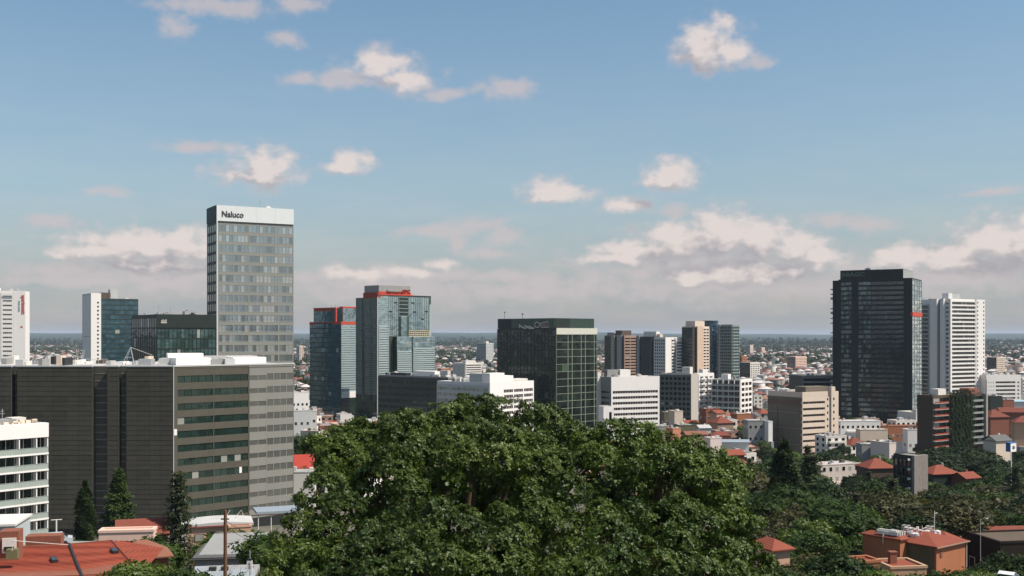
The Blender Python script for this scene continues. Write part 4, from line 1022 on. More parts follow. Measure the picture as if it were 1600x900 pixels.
def tower_black():
    b = Bld('office_tower', 'tallest dark tower on the right with ghostly lettering on its crown and one red floor', 'tower', 760, -30, 1425, 1310, 1440, 434, corner='R')
    b.core(GL_BLK, par=0.8, parmat=DARKG); f, r = b.F, b.Rt; zt = b.zt
    z1 = zt - 0.9; V = 3.5; n = int((z1 - 4) / V)
    GLV = glass('patchy_dark_glass', (0.022, 0.036, 0.034), 0.09, var=1.3, tint=(0.6, 0.8, 0.8), blind=0.42, blindcol=(0.15, 0.18, 0.17))
    z0 = z1 - n * V
    ua, ub, uc, ud, ue = f.u(1314), f.u(1331), f.u(1341), f.u(1361), f.u(1412)
    BK = wall('black_green_cladding', (0.013, 0.019, 0.014), 0.2, rough=0.6)
    f.grid(ua, ub, z0, z1, 1, n, 0.25, 1.3, 0.12, BK, GLV, mull=3, obj=True); f.grid(uc, ud, z0, z1, 1, n, 0.25, 1.3, 0.12, BK, GLV, mull=4, obj=True)
    f.grid(ud + .1, ue, z0, z1, 3, n, 0.1, 1.4, 0.12, BK, glass('dim_dark_glass', (0.015, 0.024, 0.022), 0.05, var=1.0, blind=0.06, blindcol=(0.04, 0.06, 0.06)), mull=3, obj=True)
    f.box('dark_strip', BK, ub, uc, 0, 0.2, 0, z1 + .5); f.box('dark_strip', BK, ue, b.w, 0, 0.15, 0, z1 + .5); f.box('dark_strip', BK, 0, ua, 0, 0.2, 0, z1 + .5)
    GW = glass('pale_grey_glass', (0.20, 0.23, 0.23), 0.35, var=0.7, tint=(0.8, 0.9, 0.92), blind=0.3, blindcol=(0.45, 0.45, 0.42))
    nf = n
    r.grid(0.1, b.d, z0, z1, 4, nf, 0.15, 0.8, 0.25, wall('blue_grey_floor_edge', (0.16, 0.20, 0.21), 0.1), GW, obj=False, win='glass_panel')
    r.box('red_band', REDP, -0.1, b.d + 0.1, 0.0, 0.5, r.z(494), r.z(487.5)); f.box('red_band', REDP, b.w - 0.8, b.w + .45, 0.0, 0.35, r.z(493.5), r.z(488))
    # crown with the lettering
    uA, uB = f.u(1313), f.u(1411); zp = f.z(420, f.u(1411))
    b.block('crown', BK, uA, uB, 0.0 - .25, b.d - 0.7, zt - 0.7, zp)
    Face(b, uB, 0, R(90), b.d).box('crown_panel', wall('crown_lit_grey', (0.30, 0.31, 0.30), 0.1), 0.2, b.d - 0.9, 0, 0.12, zt - 0.5, zp - 0.2)  # sunlit side of the crown painted as a paler panel
    f.text('sign_lettering', 'BBAGC', f.u(1315.5), zp - 4.4, 3.9, wall('grey_green_letters', (0.12, 0.15, 0.12), 0.1), o=0.40, sx=1.28)
    clutter(b, 3, seed=81, masts=1, z=zp, x0=uA + 8, x1=uB - 5)
    # lower wing with jutting balconies on the left
    c, s_ = b.F.d; q = b.F
    uw = q.u(1299.5)
    b.block('wing', BK, uw, -0.02, 3.0, b.d + 1, -1, f.z(438))
    m = MB()
    for j in range(27):
        if j % 5 == 3: continue
        m.box(uw - 1.6, uw, 3.2, 8, 6 + j * V, 6 + j * V + (0.9 if j % 3 else 1.8))
    link('balcony', m.mesh('balcony', wall('pale_balcony', (0.30, 0.31, 0.30), 0.1)), b.root, kind='stuff')
    FOOT.append((b.X, b.Y, 14))


def tower_white_right():
    b = Bld('apartment_tower', 'white high-rise with twenty long balcony slots, right of the tall black tower', 'tower', 860, 30, 1483, 1537, 1438, 467)
    b.core(WHITE, par=0.8); f, L = b.F, b.L; V = 3.36; z1 = f.z(469); n = int((z1 - 3) / V)
    f.grid(f.u(1485), f.u(1523.5), z1 - n * V, z1, 1, n, 0.8, 1.25, 0.9, WHITE, GL_BR, mull=11, obj=True, bandname='balcony_band')
    f.box('corner_pier', WHITE, 0, f.u(1485), 0, 1.3, -1, b.zt)
    f.box('end_wall', WHITE, f.u(1523.5), b.w, 0, 1.25, -1, b.zt)
    wm = MB().ubox(-0.6, 0.6, 0, 0.05, 0, 1.4).mesh('window', GL_BR)
    Face(b, 0, -1.25, 0, b.w).put('window', wm, None, [(f.u(px), z1 - 2.2 - j * V) for px in (1525.5, 1535) for j in range(n)])
    ua, ub = L.u(1452), L.u(1456)
    L.grid(0.2, ua, 1, z1 - 3, 1, n, 0.4, 0.8, 1.0, LGREY, GL_DK, obj=False, bandname='balcony_band')
    L.box('fin', WHITE, ub, L.u(1467), 0, 2.6, -1, b.zt + 0.3); L.box('fin', WHITE, L.u(1472), L.u(1477.5), 0, 2.6, -1, b.zt + 0.3)
    L.box('slot_wall', wall('slot_tan', (0.25, 0.19, 0.15)), L.u(1467), L.u(1472), 0, 0.2, -1, b.zt - .6)
    L.grid(L.u(1478), b.d, 1, z1, 1, n, 0.3, 1.8, 0.2, WHITE, GL_BR, obj=False)
    b.blockpx('plant_room', LGREY, 1486, 1500, 459, 5, 12); b.blockpx('plant_room', WHITE, 1482, 1488, 458, 3, 9); clutter(b, 5, seed=91)
    c = Bld('apartment_block', 'low white wing with four ribbon balconies, right of the white high-rise', 'building', 870, 12, 1540, 1594, 1537, 586, d=22)
    c.core(WHITE, par=0.7); f = c.F
    z1 = f.z(593); 
    f.box('top_band', WHITE, 0, c.w, 0, 0.9, z1, c.zt + .02); n = 10
    f.grid(f.u(1554), f.u(1586), z1 - n * 3.3, z1, 1, n, 0.4, 1.6, 0.9, WHITE, GL_BR, mull=8, obj=True)
    f.grid(f.u(1541), f.u(1554), z1 - n * 3.3, z1, 3, n, 1.4, 1.9, 0.9, WHITE, GL_BR, obj=False); f.grid(f.u(1586), c.w, z1 - n * 3.3, z1, 1, n, 1.4, 1.9, 0.9, WHITE, GL_BR, obj=False)
    clutter(c, 6, seed=92)
    d = Bld('apartment_block', 'white block with banded balconies at the extreme right edge, beyond the low white wing', 'building', 960, 12, 1597, 1640, 1595, 590, d=22)
    d.core(WHITE, par=0.7); auto(d.F, OFFW, GL_BR, 3.3, 12, 0.45, 0.5, 0.8)


def brown_ivy_block():
    b = Bld('apartment_block', 'brown apartment block smothered in dark creeper, with pale floor slabs showing', 'building', 500, 35, 1457, 1537, 1433, 618)
    b.core(wall('dark_brown_brick', (0.085, 0.058, 0.042), 0.2, scale=1.0), par=0.6); f, L = b.F, b.L
    V = 2.9; n = 8; z0 = b.zt - 1.0 - n * V
    f.grid(0.2, b.w, z0, z0 + n * V, 8, n, 0.25, 0.35, 0.15, BROWN, GL_BLK, obj=False)
    f.balcony(0, f.u(1479), z0, n, V, 1.3, GREYW, REDB, 0.35, 0.6)
    f.balcony(f.u(1517), b.w - 1.5, z0, n, V, 1.3, GREYW, GL_RAIL, 0.3, 0.7)
    f.put('end_fin', MB().ubox(b.w - 1.4, b.w, 0, 2.2, -1, b.zt - 0.3), wall('dull_concrete', (0.30, 0.27, 0.23), 0.15))
    b.blockpx('lift_house', OFFW, 1466, 1478, 608, 4, 8); b.blockpx('lift_house', BRICK, 1514, 1529, 607, 3, 8)
    return b


def concrete_shaft():
    b = Bld('apartment_block', 'slim grey concrete fin block with a dark slot down its middle, rising from the woods', 'building', 330, 25, 1424, 1446.5, 1396, 712)
    b.core(DARKG, par=0.3); f, L = b.F, b.L
    CR = wall('rough_concrete', (0.25, 0.22, 0.195), 0.2, scale=0.8)
    w = b.w
    f.box('fin', CR, 0, w * .54, 0, 1.2, -2, b.zt + 0.1); f.box('fin', CR, w * .60, w, -0.5, 0.9, -2, b.zt + 0.1)
    f.box('slot_wall', DARK, w * .54, w * .60, -.2, 0.1, -2, b.zt)
    sm = MB().ubox(w * .30, w * .36, 1.2, 1.23, 0, 1.6).mesh('window', GL_RAIL)
    f.put('window', sm, None, [(0, b.zt - 3.5 - 4 * j) for j in range(4)])
    n = int(b.zt / 2.9)
    L.grid(0.2, b.d, b.zt - .6 - n * 2.9, b.zt - .6, 4, n, 0.3, 0.9, 0.3, DARKG, GL_BLK, obj=False)
    m = MB()
    for j in range(n): m.ubox(b.d - 0.5, b.d + .02, 0.3, 1.2, b.zt - 1.5 - j * 2.9, b.zt - 0.9 - j * 2.9)
    L.put('balcony_edge', m, OFFW, kind='stuff')


def main_buildings():
    tower_white_sign(); tower_white_teal(); low_dark_glass(); tower_naluco(); big_office(); balcony_block()
    tower_blue_red(); tower_glass_red(); low_dark_office(); white_mid_office(); dark_green_tower(); white_strip_office()
    dark_grid_block(); back_towers(); tan_office(); tower_black(); tower_white_right(); concrete_shaft()
    return brown_ivy_block()


IVY = main_buildings()


# ------------------------------------------------------------------ foliage
def leaf_mesh(name, C, N, per, rad, lw, mat, seed, spread=0.6, tilt=(0.15, 0.9)):
    """leaves in rosettes. C: centres (n,3), N: the way each rosette faces, per: leaves in each, rad: leaf length, lw: width / length"""
    g = np.random.default_rng(seed); n = len(C)
    N = N / np.maximum(np.linalg.norm(N, axis=1, keepdims=True), 1e-6)
    ref = np.where(np.abs(N[:, 2:3]) < 0.9, np.array([[0, 0, 1.0]]), np.array([[1.0, 0, 0]]))
    A = np.cross(N, ref); A /= np.linalg.norm(A, axis=1, keepdims=True); B = np.cross(N, A)
    ph = (np.arange(per)[None, :] * 2.4 + g.random((n, 1)) * 6.28 + g.normal(0, 0.3, (n, per)))[..., None]
    tl = g.uniform(tilt[0], tilt[1], (n, per))[..., None]
    D = (A[:, None] * np.cos(ph) + B[:, None] * np.sin(ph)) * np.cos(tl) + N[:, None] * np.sin(tl)
    base = C[:, None] + D * 0.05 * rad + (g.random((n, per, 3)) - 0.5) * rad * spread
    ln = rad * g.uniform(0.7, 1.25, (n, per))[..., None]
    side = np.cross(D, N[:, None]); side /= np.maximum(np.linalg.norm(side, axis=2, keepdims=True), 1e-6)
    side = side + g.normal(0, 0.35, side.shape); hw = ln * lw * 0.5
    mid = base + D * ln * 0.5; tip = base + D * ln
    V = np.stack([base, mid + side * hw, tip, mid - side * hw], axis=2).reshape(-1, 3)
    return quads(name, V, mat)


def quads(name, V, mat):
    nq = len(V) // 4; me = bpy.data.meshes.new(name)
    me.vertices.add(nq * 4); me.vertices.foreach_set('co', V.astype(np.float32).ravel())
    me.loops.add(nq * 4); me.loops.foreach_set('vertex_index', np.arange(nq * 4, dtype=np.int32))
    me.polygons.add(nq); me.polygons.foreach_set('loop_start', np.arange(0, nq * 4, 4, dtype=np.int32)); me.polygons.foreach_set('loop_total', np.full(nq, 4, dtype=np.int32))
    me.materials.append(mat); me.update(calc_edges=True); return me


def lobe_points(lobes, n_per, seed, shell=(0.72, 1.0), up=0.35, squash=0.85, drop=-0.55, jit=.28):
    """points over the outside of each lobe (x, y, z, r), thinner towards its underside; points swallowed by another lobe go"""
    g = np.random.default_rng(seed); P = []; N = []
    L = np.array(lobes)
    for x, y, z, r in lobes:
        n = max(12, int(n_per * r * r)); d = g.normal(size=(n, 3)); d /= np.linalg.norm(d, axis=1, keepdims=True)
        d = d[(d[:, 2] > drop) | (g.random(n) < 0.25)]
        b = 1 + 0.16 * np.sin(d[:, :1] * 5 + x * 3) * np.sin(d[:, 1:2] * 5 + y * 2) + 0.12 * np.sin(d[:, 2:] * 7 + z) + 0.10 * np.sin(d[:, :1] * 13 + d[:, 2:] * 11 + x)
        q = np.array([x, y, z]) + d * r * b * g.uniform(shell[0], shell[1], (len(d), 1)) * np.array([1, 1, squash])
        P.append(q); N.append(d + np.array([0, 0, up]) + g.normal(0, jit, d.shape))
    P = np.concatenate(P); N = np.concatenate(N)
    keep = np.ones(len(P), bool)
    for x, y, z, r in lobes:
        dd = (P - np.array([x, y, z])) / np.array([1, 1, squash]); keep &= (dd ** 2).sum(1) > (r * 0.6) ** 2
    return P[keep], N[keep]


def limb_mesh(paths, mat, name):
    m = MB()
    for pts, rad in paths: m.tube(pts, rad, 7)
    return m.mesh(name, mat)


# ---- the great tree in front, and its smaller neighbour to the right
def big_tree(name, label, lobes_px, fill, trunk_px, seed, zt_trunk, mat):
    lobes = []
    for px, py, rp, dy in lobes_px:
        Y = 53.5 - (py - 615) / 285 * 12.5 + dy
        lobes.append((PX(px, Y), Y, PZ(py - 4, Y), rp * Y / F * 1.02))
    tx, ty = PX(trunk_px, 50), 50.0; zb = ground(tx, ty)
    t = thing(name, label, 'tree', (tx, ty, zb))
    off = np.array([tx, ty, zb]); g = random.Random(seed)
    back = []
    for i in range(fill):
        x, y, z, r = lobes[g.randrange(len(lobes))]
        yy = ty + abs(ty - y) * g.uniform(0.6, 1.4) + 3
        back.append((x + g.uniform(-1, 1), yy, z - g.uniform(0.5, 2.5), r * g.uniform(0.9, 1.3)))
    allb = [(x - tx, y - ty, z - zb, r) for x, y, z, r in lobes + back]
    P, N = lobe_points(allb, 580, seed, up=0.12, jit=.14, shell=(0.86, 1.02), drop=-.35, squash=.88)
    gap = np.sin(P[:, 0] * 2.3 + P[:, 2] * 1.1 + seed) * np.sin(P[:, 2] * 2.9 - P[:, 0] * .7 + 1) + .6 * np.sin(P[:, 1] * 2.6 + P[:, 0] * 1.7) * np.sin(P[:, 2] * 4.3 + P[:, 1])
    keep = gap > -.60 + np.random.default_rng(seed).normal(0, .08, len(P)); P, N = P[keep], N[keep]
    link('crown', leaf_mesh('crown', P, N, 9, 0.138, 0.46, mat, seed, spread=0.7, tilt=(0.0, 0.55)), t)
    # leaves deeper inside, fewer and darker for want of light
    inner = [(x * 0.9, y, z - 0.9, r * 0.9) for x, y, z, r in allb]
    P, N = lobe_points(inner, 34, seed + 1, shell=(0.2, 0.85), drop=-1)
    link('inner_foliage', leaf_mesh('inner_foliage', P, N, 8, 0.30, 0.5, mat, seed + 1, spread=0.9), t)
    paths = [([(0, 0, -0.5), (0.1, 0.1, 2), (0, 0, zt_trunk)], [0.95, 0.7, 0.5])]
    for i in range(26):
        x, y, z, r = allb[g.randrange(len(lobes))]
        a = Vector((g.uniform(-.2, .2), g.uniform(-.2, .2), zt_trunk * g.uniform(.5, 1))); b = Vector((x, y, z - r * 0.2)); m = (a + b) / 2 + Vector((g.uniform(-.8, .8), g.uniform(-.8, .8), g.uniform(-1.2, .2)))
        paths.append(([a, m, b], [0.28, 0.16, 0.05]))
        for k in range(3):
            c = b + Vector((g.uniform(-1, 1), g.uniform(-1, 1), g.uniform(-.3, 1))) * r * .8; paths.append(([m + (b - m) * g.uniform(.3, .9), (m + c) / 2 + Vector((0, 0, .3)), c], [0.07, 0.05, 0.02]))
    link('trunk', limb_mesh(paths[:1], BARK, 'trunk'), t); link('limbs', limb_mesh(paths[1:], BARK, 'branch'), t).name = 'branch'
    FOOT.append((tx, ty, 6))


def great_trees():
    g = random.Random(3)
    # the crown stands in shelves: a high dome, a dark hollow under it, and lower boughs that reach forward
    A = [(500, 704, 26, .3), (532, 692, 28, .5), (566, 684, 30, .5), (603, 678, 30, .5), (640, 668, 28, .5), (742, 646, 34, .5), (700, 662, 36, .5), (785, 658, 36, .5), (832, 666, 34, .5), (660, 680, 34, .5), (618, 692, 34, .5), (578, 696, 32, .5), (540, 706, 28, .5), (520, 726, 28, .5), (868, 674, 30, .5), (895, 686, 26, .5),
         (745, 694, 42, -1), (700, 704, 38, -1.3), (795, 700, 42, -1.2), (655, 712, 36, -1), (845, 706, 38, -1), (725, 722, 30, -2), (775, 726, 32, -2), (690, 730, 24, -2), (820, 728, 26, -2),
         (613, 738, 46, -1.6), (640, 768, 28, -1.2), (578, 762, 32, -1), (556, 738, 30, -.3), (514, 766, 34, -.6), (488, 792, 30, -.3), (535, 800, 32, -1), (860, 744, 44, -1.6), (890, 776, 34, -1.2), (832, 768, 26, -1), (905, 730, 26, 0),
         (665, 765, 40, 5.5), (705, 770, 42, 6), (750, 770, 42, 6), (795, 772, 42, 6), (735, 790, 40, 6), (690, 795, 40, 6), (600, 800, 34, 4), (830, 800, 34, 5), (560, 830, 30, 3.5), (780, 800, 36, 6), (650, 745, 30, 5), (870, 800, 30, 4),
         (640, 818, 38, -1.2), (680, 812, 38, -1.4), (605, 836, 36, -1), (720, 830, 38, -1.2), (795, 818, 36, -1.4), (838, 812, 36, -1.4), (875, 828, 34, -1), (470, 826, 28, 0), (450, 852, 28, .2), (510, 838, 30, -.6),
         (575, 864, 40, -1), (625, 858, 40, -1.6), (672, 852, 40, -1.8), (762, 856, 38, -1.2), (812, 850, 34, -1.4), (525, 872, 36, -.8), (480, 876, 34, -.3), (438, 886, 30, .3),
         (640, 895, 46, -1.2), (700, 888, 46, -1.4), (750, 900, 44, -1), (590, 905, 42, -1), (540, 908, 38, -.5), (850, 884, 34, 3), (800, 895, 42, -.8), (880, 908, 40, -.8), (905, 866, 36, -.6), (490, 912, 34, 0), (425, 908, 26, .5)]
    B = [(958, 686, 32, 0), (918, 700, 30, .5), (1000, 694, 30, 0), (1040, 704, 30, 0), (1080, 716, 30, 0), (1118, 726, 30, 0), (1145, 748, 28, 0), (940, 726, 34, -1), (985, 728, 34, -1), (1030, 734, 34, -1.2), (1075, 746, 34, -1), (1112, 760, 32, -.8), (1140, 784, 30, -.5),
         (950, 772, 36, 4.5), (995, 772, 38, 5), (1035, 780, 36, 5), (925, 770, 30, 3), (1075, 790, 32, 3.5), (1110, 806, 28, 3), (975, 800, 30, 4),
         (1060, 806, 34, -1), (1100, 826, 34, -.8), (1138, 818, 30, -.5), (1168, 826, 26, 0), (940, 816, 36, -1.4), (990, 818, 34, -1), (1028, 822, 34, -1.6), (960, 848, 36, -1.6), (1060, 852, 36, -1.4), (1008, 858, 36, 2.5), (1110, 868, 36, -.8), (1158, 866, 30, -.3), (1185, 890, 26, 0),
         (965, 888, 42, -1.4), (1030, 896, 40, -1.4), (1085, 898, 38, -1), (1140, 906, 34, -.5), (920, 905, 40, -1), (1190, 915, 24, 0)]
    def J(L):
        out = []
        for i, (x, y, r, d) in enumerate(L):
            dd = d * 1.25 + g.uniform(-.3, .3)
            out.append((x + g.uniform(-4, 4), y + g.uniform(-3, 3), r * g.uniform(.86, 1.02), dd))
            if d < 2:
                for k in range(2):
                    a = g.uniform(0, math.pi); out.append((x + math.cos(a) * r * .75, y - math.sin(a) * r * .5, r * g.uniform(.34, .48), dd + g.uniform(-.7, .3)))
        return out
    big_tree('broadleaf_tree', 'huge glossy dark green spreading tree filling the lower middle of the view', J(A), 26, 690, 11, 7.0, LEAF_BIG)
    big_tree('broadleaf_tree', 'lower glossy spreading tree joined to the huge one on its right side', J(B), 16, 1040, 12, 5.5, LEAF_BIG)


great_trees()


# ---- middle-sized trees: a few of each kind, then copied
def proto_tree(kind, seed):
    g = random.Random(seed); t = bpy.data.objects.new('proto', None)
    if kind in ('round', 'russet', 'fresh', 'dark'):
        hh = 9.0; R0 = 4.2
        lobes = [(0, 0, hh * .62, R0 * .62)]
        for i in range(13):
            a = i * 2.4; q = g.uniform(.35, 1.0); e = g.uniform(-.25, 1)
            lobes.append((math.cos(a) * R0 * .62 * q, math.sin(a) * R0 * .62 * q, hh * .58 + e * hh * .27 * (1.25 - q), R0 * g.uniform(.24, .42)))
        P, N = lobe_points(lobes, 58 if kind != 'russet' else 34, seed, up=0.15, jit=.18)
        mat = dict(round=LEAF_MID, russet=LEAF_BR, fresh=LEAF_YG, dark=LEAF_DK)[kind]
        crown = leaf_mesh('crown', P, N, 6, 0.40, 0.55, mat, seed, spread=0.9, tilt=(0, .6))
        paths = [([(0, 0, -1), (.1, 0, hh * .3), (0, .1, hh * .6)], [0.32, 0.24, 0.12])] + [([(0, 0, hh * g.uniform(.25, .4)), (l[0] * .5, l[1] * .5, l[2] * .8), l[:3]], [0.14, 0.09, 0.04]) for l in lobes[1:9]]
    elif kind in ('cypress', 'spire'):
        hh = 14.0; w = 1.5 if kind == 'cypress' else 2.7; n = 2600
        q = np.random.default_rng(seed); z = q.random(n) ** 0.85; a = q.random(n) * 6.28
        if kind == 'cypress': pr = np.sin(np.clip(z * .95 + .12, 0, 1) * math.pi) ** .6
        else: pr = (1 - z) ** .8 * (0.8 + 0.25 * np.sin(z * 55))
        rr = w * pr * q.uniform(.75, 1.05, n) * (1 + .22 * np.sin(a * 3 + z * 14))
        P = np.stack([rr * np.cos(a), rr * np.sin(a), 0.5 + z * hh - (0.25 * rr if kind == 'spire' else 0)], 1)
        N = np.stack([np.cos(a), np.sin(a), np.full(n, .9 if kind == 'cypress' else .35)], 1) + q.normal(0, .3, (n, 3))
        crown = leaf_mesh('crown', P, N, 5, 0.42, 0.4, CONIF if kind == 'spire' else LEAF_DK, seed, spread=0.7)
        paths = [([(0, 0, -1), (0, 0, hh * .5), (0, 0, hh * .95)], [0.3, 0.2, 0.05])]
    elif kind == 'pine':
        hh = 15.0; q = np.random.default_rng(seed); P = []; N = []
        for lv in range(15):
            z = hh * (.18 + .8 * lv / 15); w = (1 - lv / 15.5) * 2.9 + .45
            for b in range(9):
                a = b * 6.28 / 9 + lv * .7 + g.uniform(-.25, .25); L = w * g.uniform(.6, 1.1)
                for k in range(16):
                    s = (k + 1) / 16; P.append((math.cos(a) * L * s + g.uniform(-.3, .3) * s, math.sin(a) * L * s + g.uniform(-.3, .3) * s, z + s * .5 - s * s * .25 + g.uniform(-.16, .16))); N.append((math.cos(a) * .4, math.sin(a) * .4, 1))
        crown = leaf_mesh('crown', np.array(P), np.array(N, float), 5, 0.40, 0.42, leafmat('pine_needle', (0.022, 0.038, 0.014), (0.075, 0.085, 0.03), 0.1, 0.6, 0.3), seed, spread=1.0)
        paths = [([(0, 0, -1), (0, 0, hh * .5), (0, 0, hh)], [0.3, 0.2, 0.05])]
    elif kind == 'bush':
        lobes = [(g.uniform(-1.3, 1.3), g.uniform(-1.3, 1.3), g.uniform(.5, 1.7), g.uniform(.7, 1.1)) for i in range(7)]
        P, N = lobe_points(lobes, 90, seed); crown = leaf_mesh('crown', P, N, 6, 0.26, 0.5, LEAF_YG, seed, spread=.9)
        paths = [([(0, 0, -.5), (0, 0, 1)], [.12, .06])]
    return crown, limb_mesh(paths, BARK, 'trunk')


PRO = {k: [proto_tree(k, s) for s in range(50 + 10 * i, 50 + 10 * i + n)] for i, (k, n) in enumerate((('round', 3), ('russet', 2), ('fresh', 1), ('dark', 3), ('cypress', 1), ('spire', 1), ('pine', 1), ('bush', 2)))}
BASEH = dict(round=10.5, russet=10.5, fresh=10.5, dark=10.5, cypress=14.5, spire=14.5, pine=15.5, bush=2.6)
TNAME = dict(round='broadleaf_tree', russet='russet_tree', fresh='broadleaf_tree', dark='broadleaf_tree', cypress='cypress_tree', spire='conifer_tree', pine='pine_tree', bush='shrub')


def tree(kind, X, Y, h, label, group=None, wide=1.0, zb=None):
    cr, tr = random.choice(PRO[kind]); zb = ground(X, Y) if zb is None else zb
    t = thing(TNAME[kind], label, 'shrub' if kind == 'bush' else 'tree', (X, Y, zb), random.uniform(0, 6.28), group)
    s = h / BASEH[kind]; t.scale = (s * wide, s * wide * random.uniform(.9, 1.1), s)
    link('crown', cr, t); link('trunk', tr, t); return t


def tree_px(kind, px, ytop, Y, label, h=None, wide=1.0, group=None):
    """a tree whose tip is seen at that pixel when it stands Y metres away; h: its height if it need not reach the ground's own level"""
    X = PX(px, Y); zb = ground(X, Y); ht = max(2.5, PZ(ytop, Y) - zb)
    FOOT.append((X, Y, ht * .18)); return tree(kind, X, Y, ht, label, group, wide * (1 if h is None else h))


tree_px('cypress', 133, 752, 228, 'narrow dark cypress against the olive mesh wall, left of the green cone', wide=1.2)
tree_px('spire', 186, 734, 205, 'broad cone of bright green conifer in front of the recess of the dark office', wide=1.5)
tree_px('pine', 279, 726, 150, 'tall olive-green pine in front of the lit corner of the dark office', wide=0.9)
tree_px('round', 235, 800, 128, 'dark bushy tree at the foot of the tall pine, by the pink wall', wide=1.0)
tree_px('fresh', 215, 846, 100, 'yellow-green leafy tree in the bottom left corner, beside the red roof', wide=1.3)
tree_px('round', 272, 850, 96, 'mid green tree crown below the tall pine at the bottom edge', wide=1.2)
tree_px('bush', 62, 812, 150, 'small dark potted plant beside the brick chimney', wide=1) if False else None
for px, yt, Y, k, lb in [(1572, 842, 134, 'dark', 'dark tree hiding the foot of the dark rendered house at right'), (1600, 836, 132, 'round', 'green tree at the extreme right behind the white car'), (1540, 858, 130, 'dark', 'dark tree between the crowded roof and the dark rendered house'), (1360, 862, 118, 'dark', 'dark tree left of the tan house with the red roof'), (1498, 860, 112, 'round', 'leafy green tree covering the base of the crowded orange house'), (1540, 868, 110, 'fresh', 'light green tree left of the white car at bottom right'), (1380, 868, 112, 'fresh', 'yellow-green tree in front of the small tan house'), (1434, 866, 108, 'round', 'green tree at the bottom edge below the dark wall of the crowded house'),
                         (1320, 868, 110, 'round', 'green tree at the bottom edge between the cottage roof and the tan house'), (1240, 862, 100, 'round', 'round glossy tree touching the bottom edge right of the great tree')]:
    tree_px(k, px, yt, Y, lb, wide=1.2)
for px, yt, Y, k, lb in [(1226, 690, 235, 'cypress', 'tallest dark cypress spire in the wood, right of the great tree'), (1208, 745, 215, 'cypress', 'shorter dark cypress spire left of the tallest one'), (1268, 702, 240, 'pine', 'tall ragged pine in front of the tan office'), (1395, 742, 250, 'pine', 'dark pine left of the concrete fin block'), (1338, 765, 215, 'pine', 'pine standing mid-wood below the brick and white flats')]:
    tree_px(k, px, yt, Y, lb, wide=1.35)
tree_px('bush', 398, 838, 168, 'low green hedge along the small car park wall', wide=2.6)
tree_px('bush', 372, 834, 172, 'low shrub bed behind the wooden pole', wide=1.6)
tree_px('russet', 400, 858, 110, 'small olive tree next to the white hanging sign', wide=1.0)
tree_px('round', 438, 800, 120, 'dark leafy tree under the left skirt of the huge tree', wide=1.4)
tree_px('round', 366, 868, 105, 'low dark bushy tree behind the foot of the wooden pole', wide=1.0)
for px, yt, Y, k, lb in [(472, 655, 420, 'round', 'bright green tree beside the right edge of the dark office'), (466, 680, 400, 'dark', 'dark green tree above the red roof beside the dark office'),
                         (505, 672, 520, 'round', 'dark round tree at the foot of the blue-green tower'), (484, 700, 330, 'round', 'leafy green tree between the vivid red roof and the great tree'), (498, 690, 430, 'dark', 'dark green tree below the blank white wall beside the blue-green tower'), (478, 668, 470, 'round', 'green tree hiding the white low house right of the dark office'), (1090, 650, 640, 'dark', 'dark round tree in front of the white wavy-balcony block'), (1140, 662, 600, 'fresh', 'vivid green lawn-edge tree beside the grey low block'),
                         (1160, 655, 590, 'fresh', 'fresh green tree touching the grey low block'), (1075, 655, 650, 'dark', 'dark tree beside the tiled roofs below the dark grid block'),
                         (1223, 687, 300, 'cypress', 'tall dark cypress spire in front of the brown flank of the tan office'), (1262, 690, 330, 'pine', 'ragged dark pine in front of the ribbon openings of the tan office'),
                         (1200, 690, 330, 'round', 'bushy green tree below the brown flank of the tan office'), (1180, 700, 300, 'round', 'rounded green tree at the left end of the right-hand wood'),
                         (1150, 690, 250, 'russet', 'russet bare-looking tree between the great tree and the right-hand wood'), (1320, 672, 560, 'dark', 'dark green tree between the tan office and the white arched terrace'),
                         (1300, 690, 430, 'dark', 'dark tree at the base of the tan stair shaft'), (1250, 760, 190, 'russet', 'russet thin-leaved tree in the middle of the right-hand wood'),
                         (1350, 740, 260, 'russet', 'olive thin-leaved tree below the red hipped roof'), (1380, 730, 270, 'round', 'green tree left of the concrete fin block'),
                         (1265, 790, 170, 'fresh', 'lighter yellow-green tree low in the right-hand wood'), (1225, 775, 180, 'russet', 'rust-tinted tree below the dark cypress spire')]:
    tree_px(k, px, yt, Y, lb, wide=1.25 if k in ('round', 'dark', 'fresh', 'russet') else 1.0)
for i, (px, yt, Y) in enumerate([(1475, 682, 400), (1500, 676, 410), (1530, 690, 395), (1455, 695, 385), (1555, 700, 400)]):
    tree_px('dark', px, yt, Y, ['broad dark tree under the pale slabs of the creeper-covered block', 'broad dark tree at the foot of the creeper wall', 'dark domed tree left of the blue and white signboard', 'dark domed tree above the concrete fin block', 'dark tree just left of the signboard post'][i], wide=1.9)

# creeper on the brown block: leaves of a plant that covers its middle
def creeper():
    b = IVY; f = b.F; g = np.random.default_rng(77); n = 5200
    u0, u1 = f.u(1480), f.u(1517); u = u0 + (u1 - u0) * (0.5 + (g.random(n) - 0.5) * (0.75 + 0.35 * g.random(n))); z = g.random(n) * (b.zt + 1.5)
    o = 0.8 + 1.1 * np.abs(np.sin(u * 1.1) * np.sin(z * .55 + u)) + g.random(n) * .5
    P = np.stack([u, -o, z], 1); N = np.stack([g.normal(0, .5, n), -np.ones(n), np.full(n, .5)], 1)
    link('ivy', leaf_mesh('ivy', P, N, 5, 0.45, 0.6, LEAF_DK, 5, spread=1), b.root)
    n = 900; P = np.stack([g.uniform(0, f.u(1458), n), -g.uniform(0, .6, n), g.random(n) * b.zt * .9], 1)
creeper()


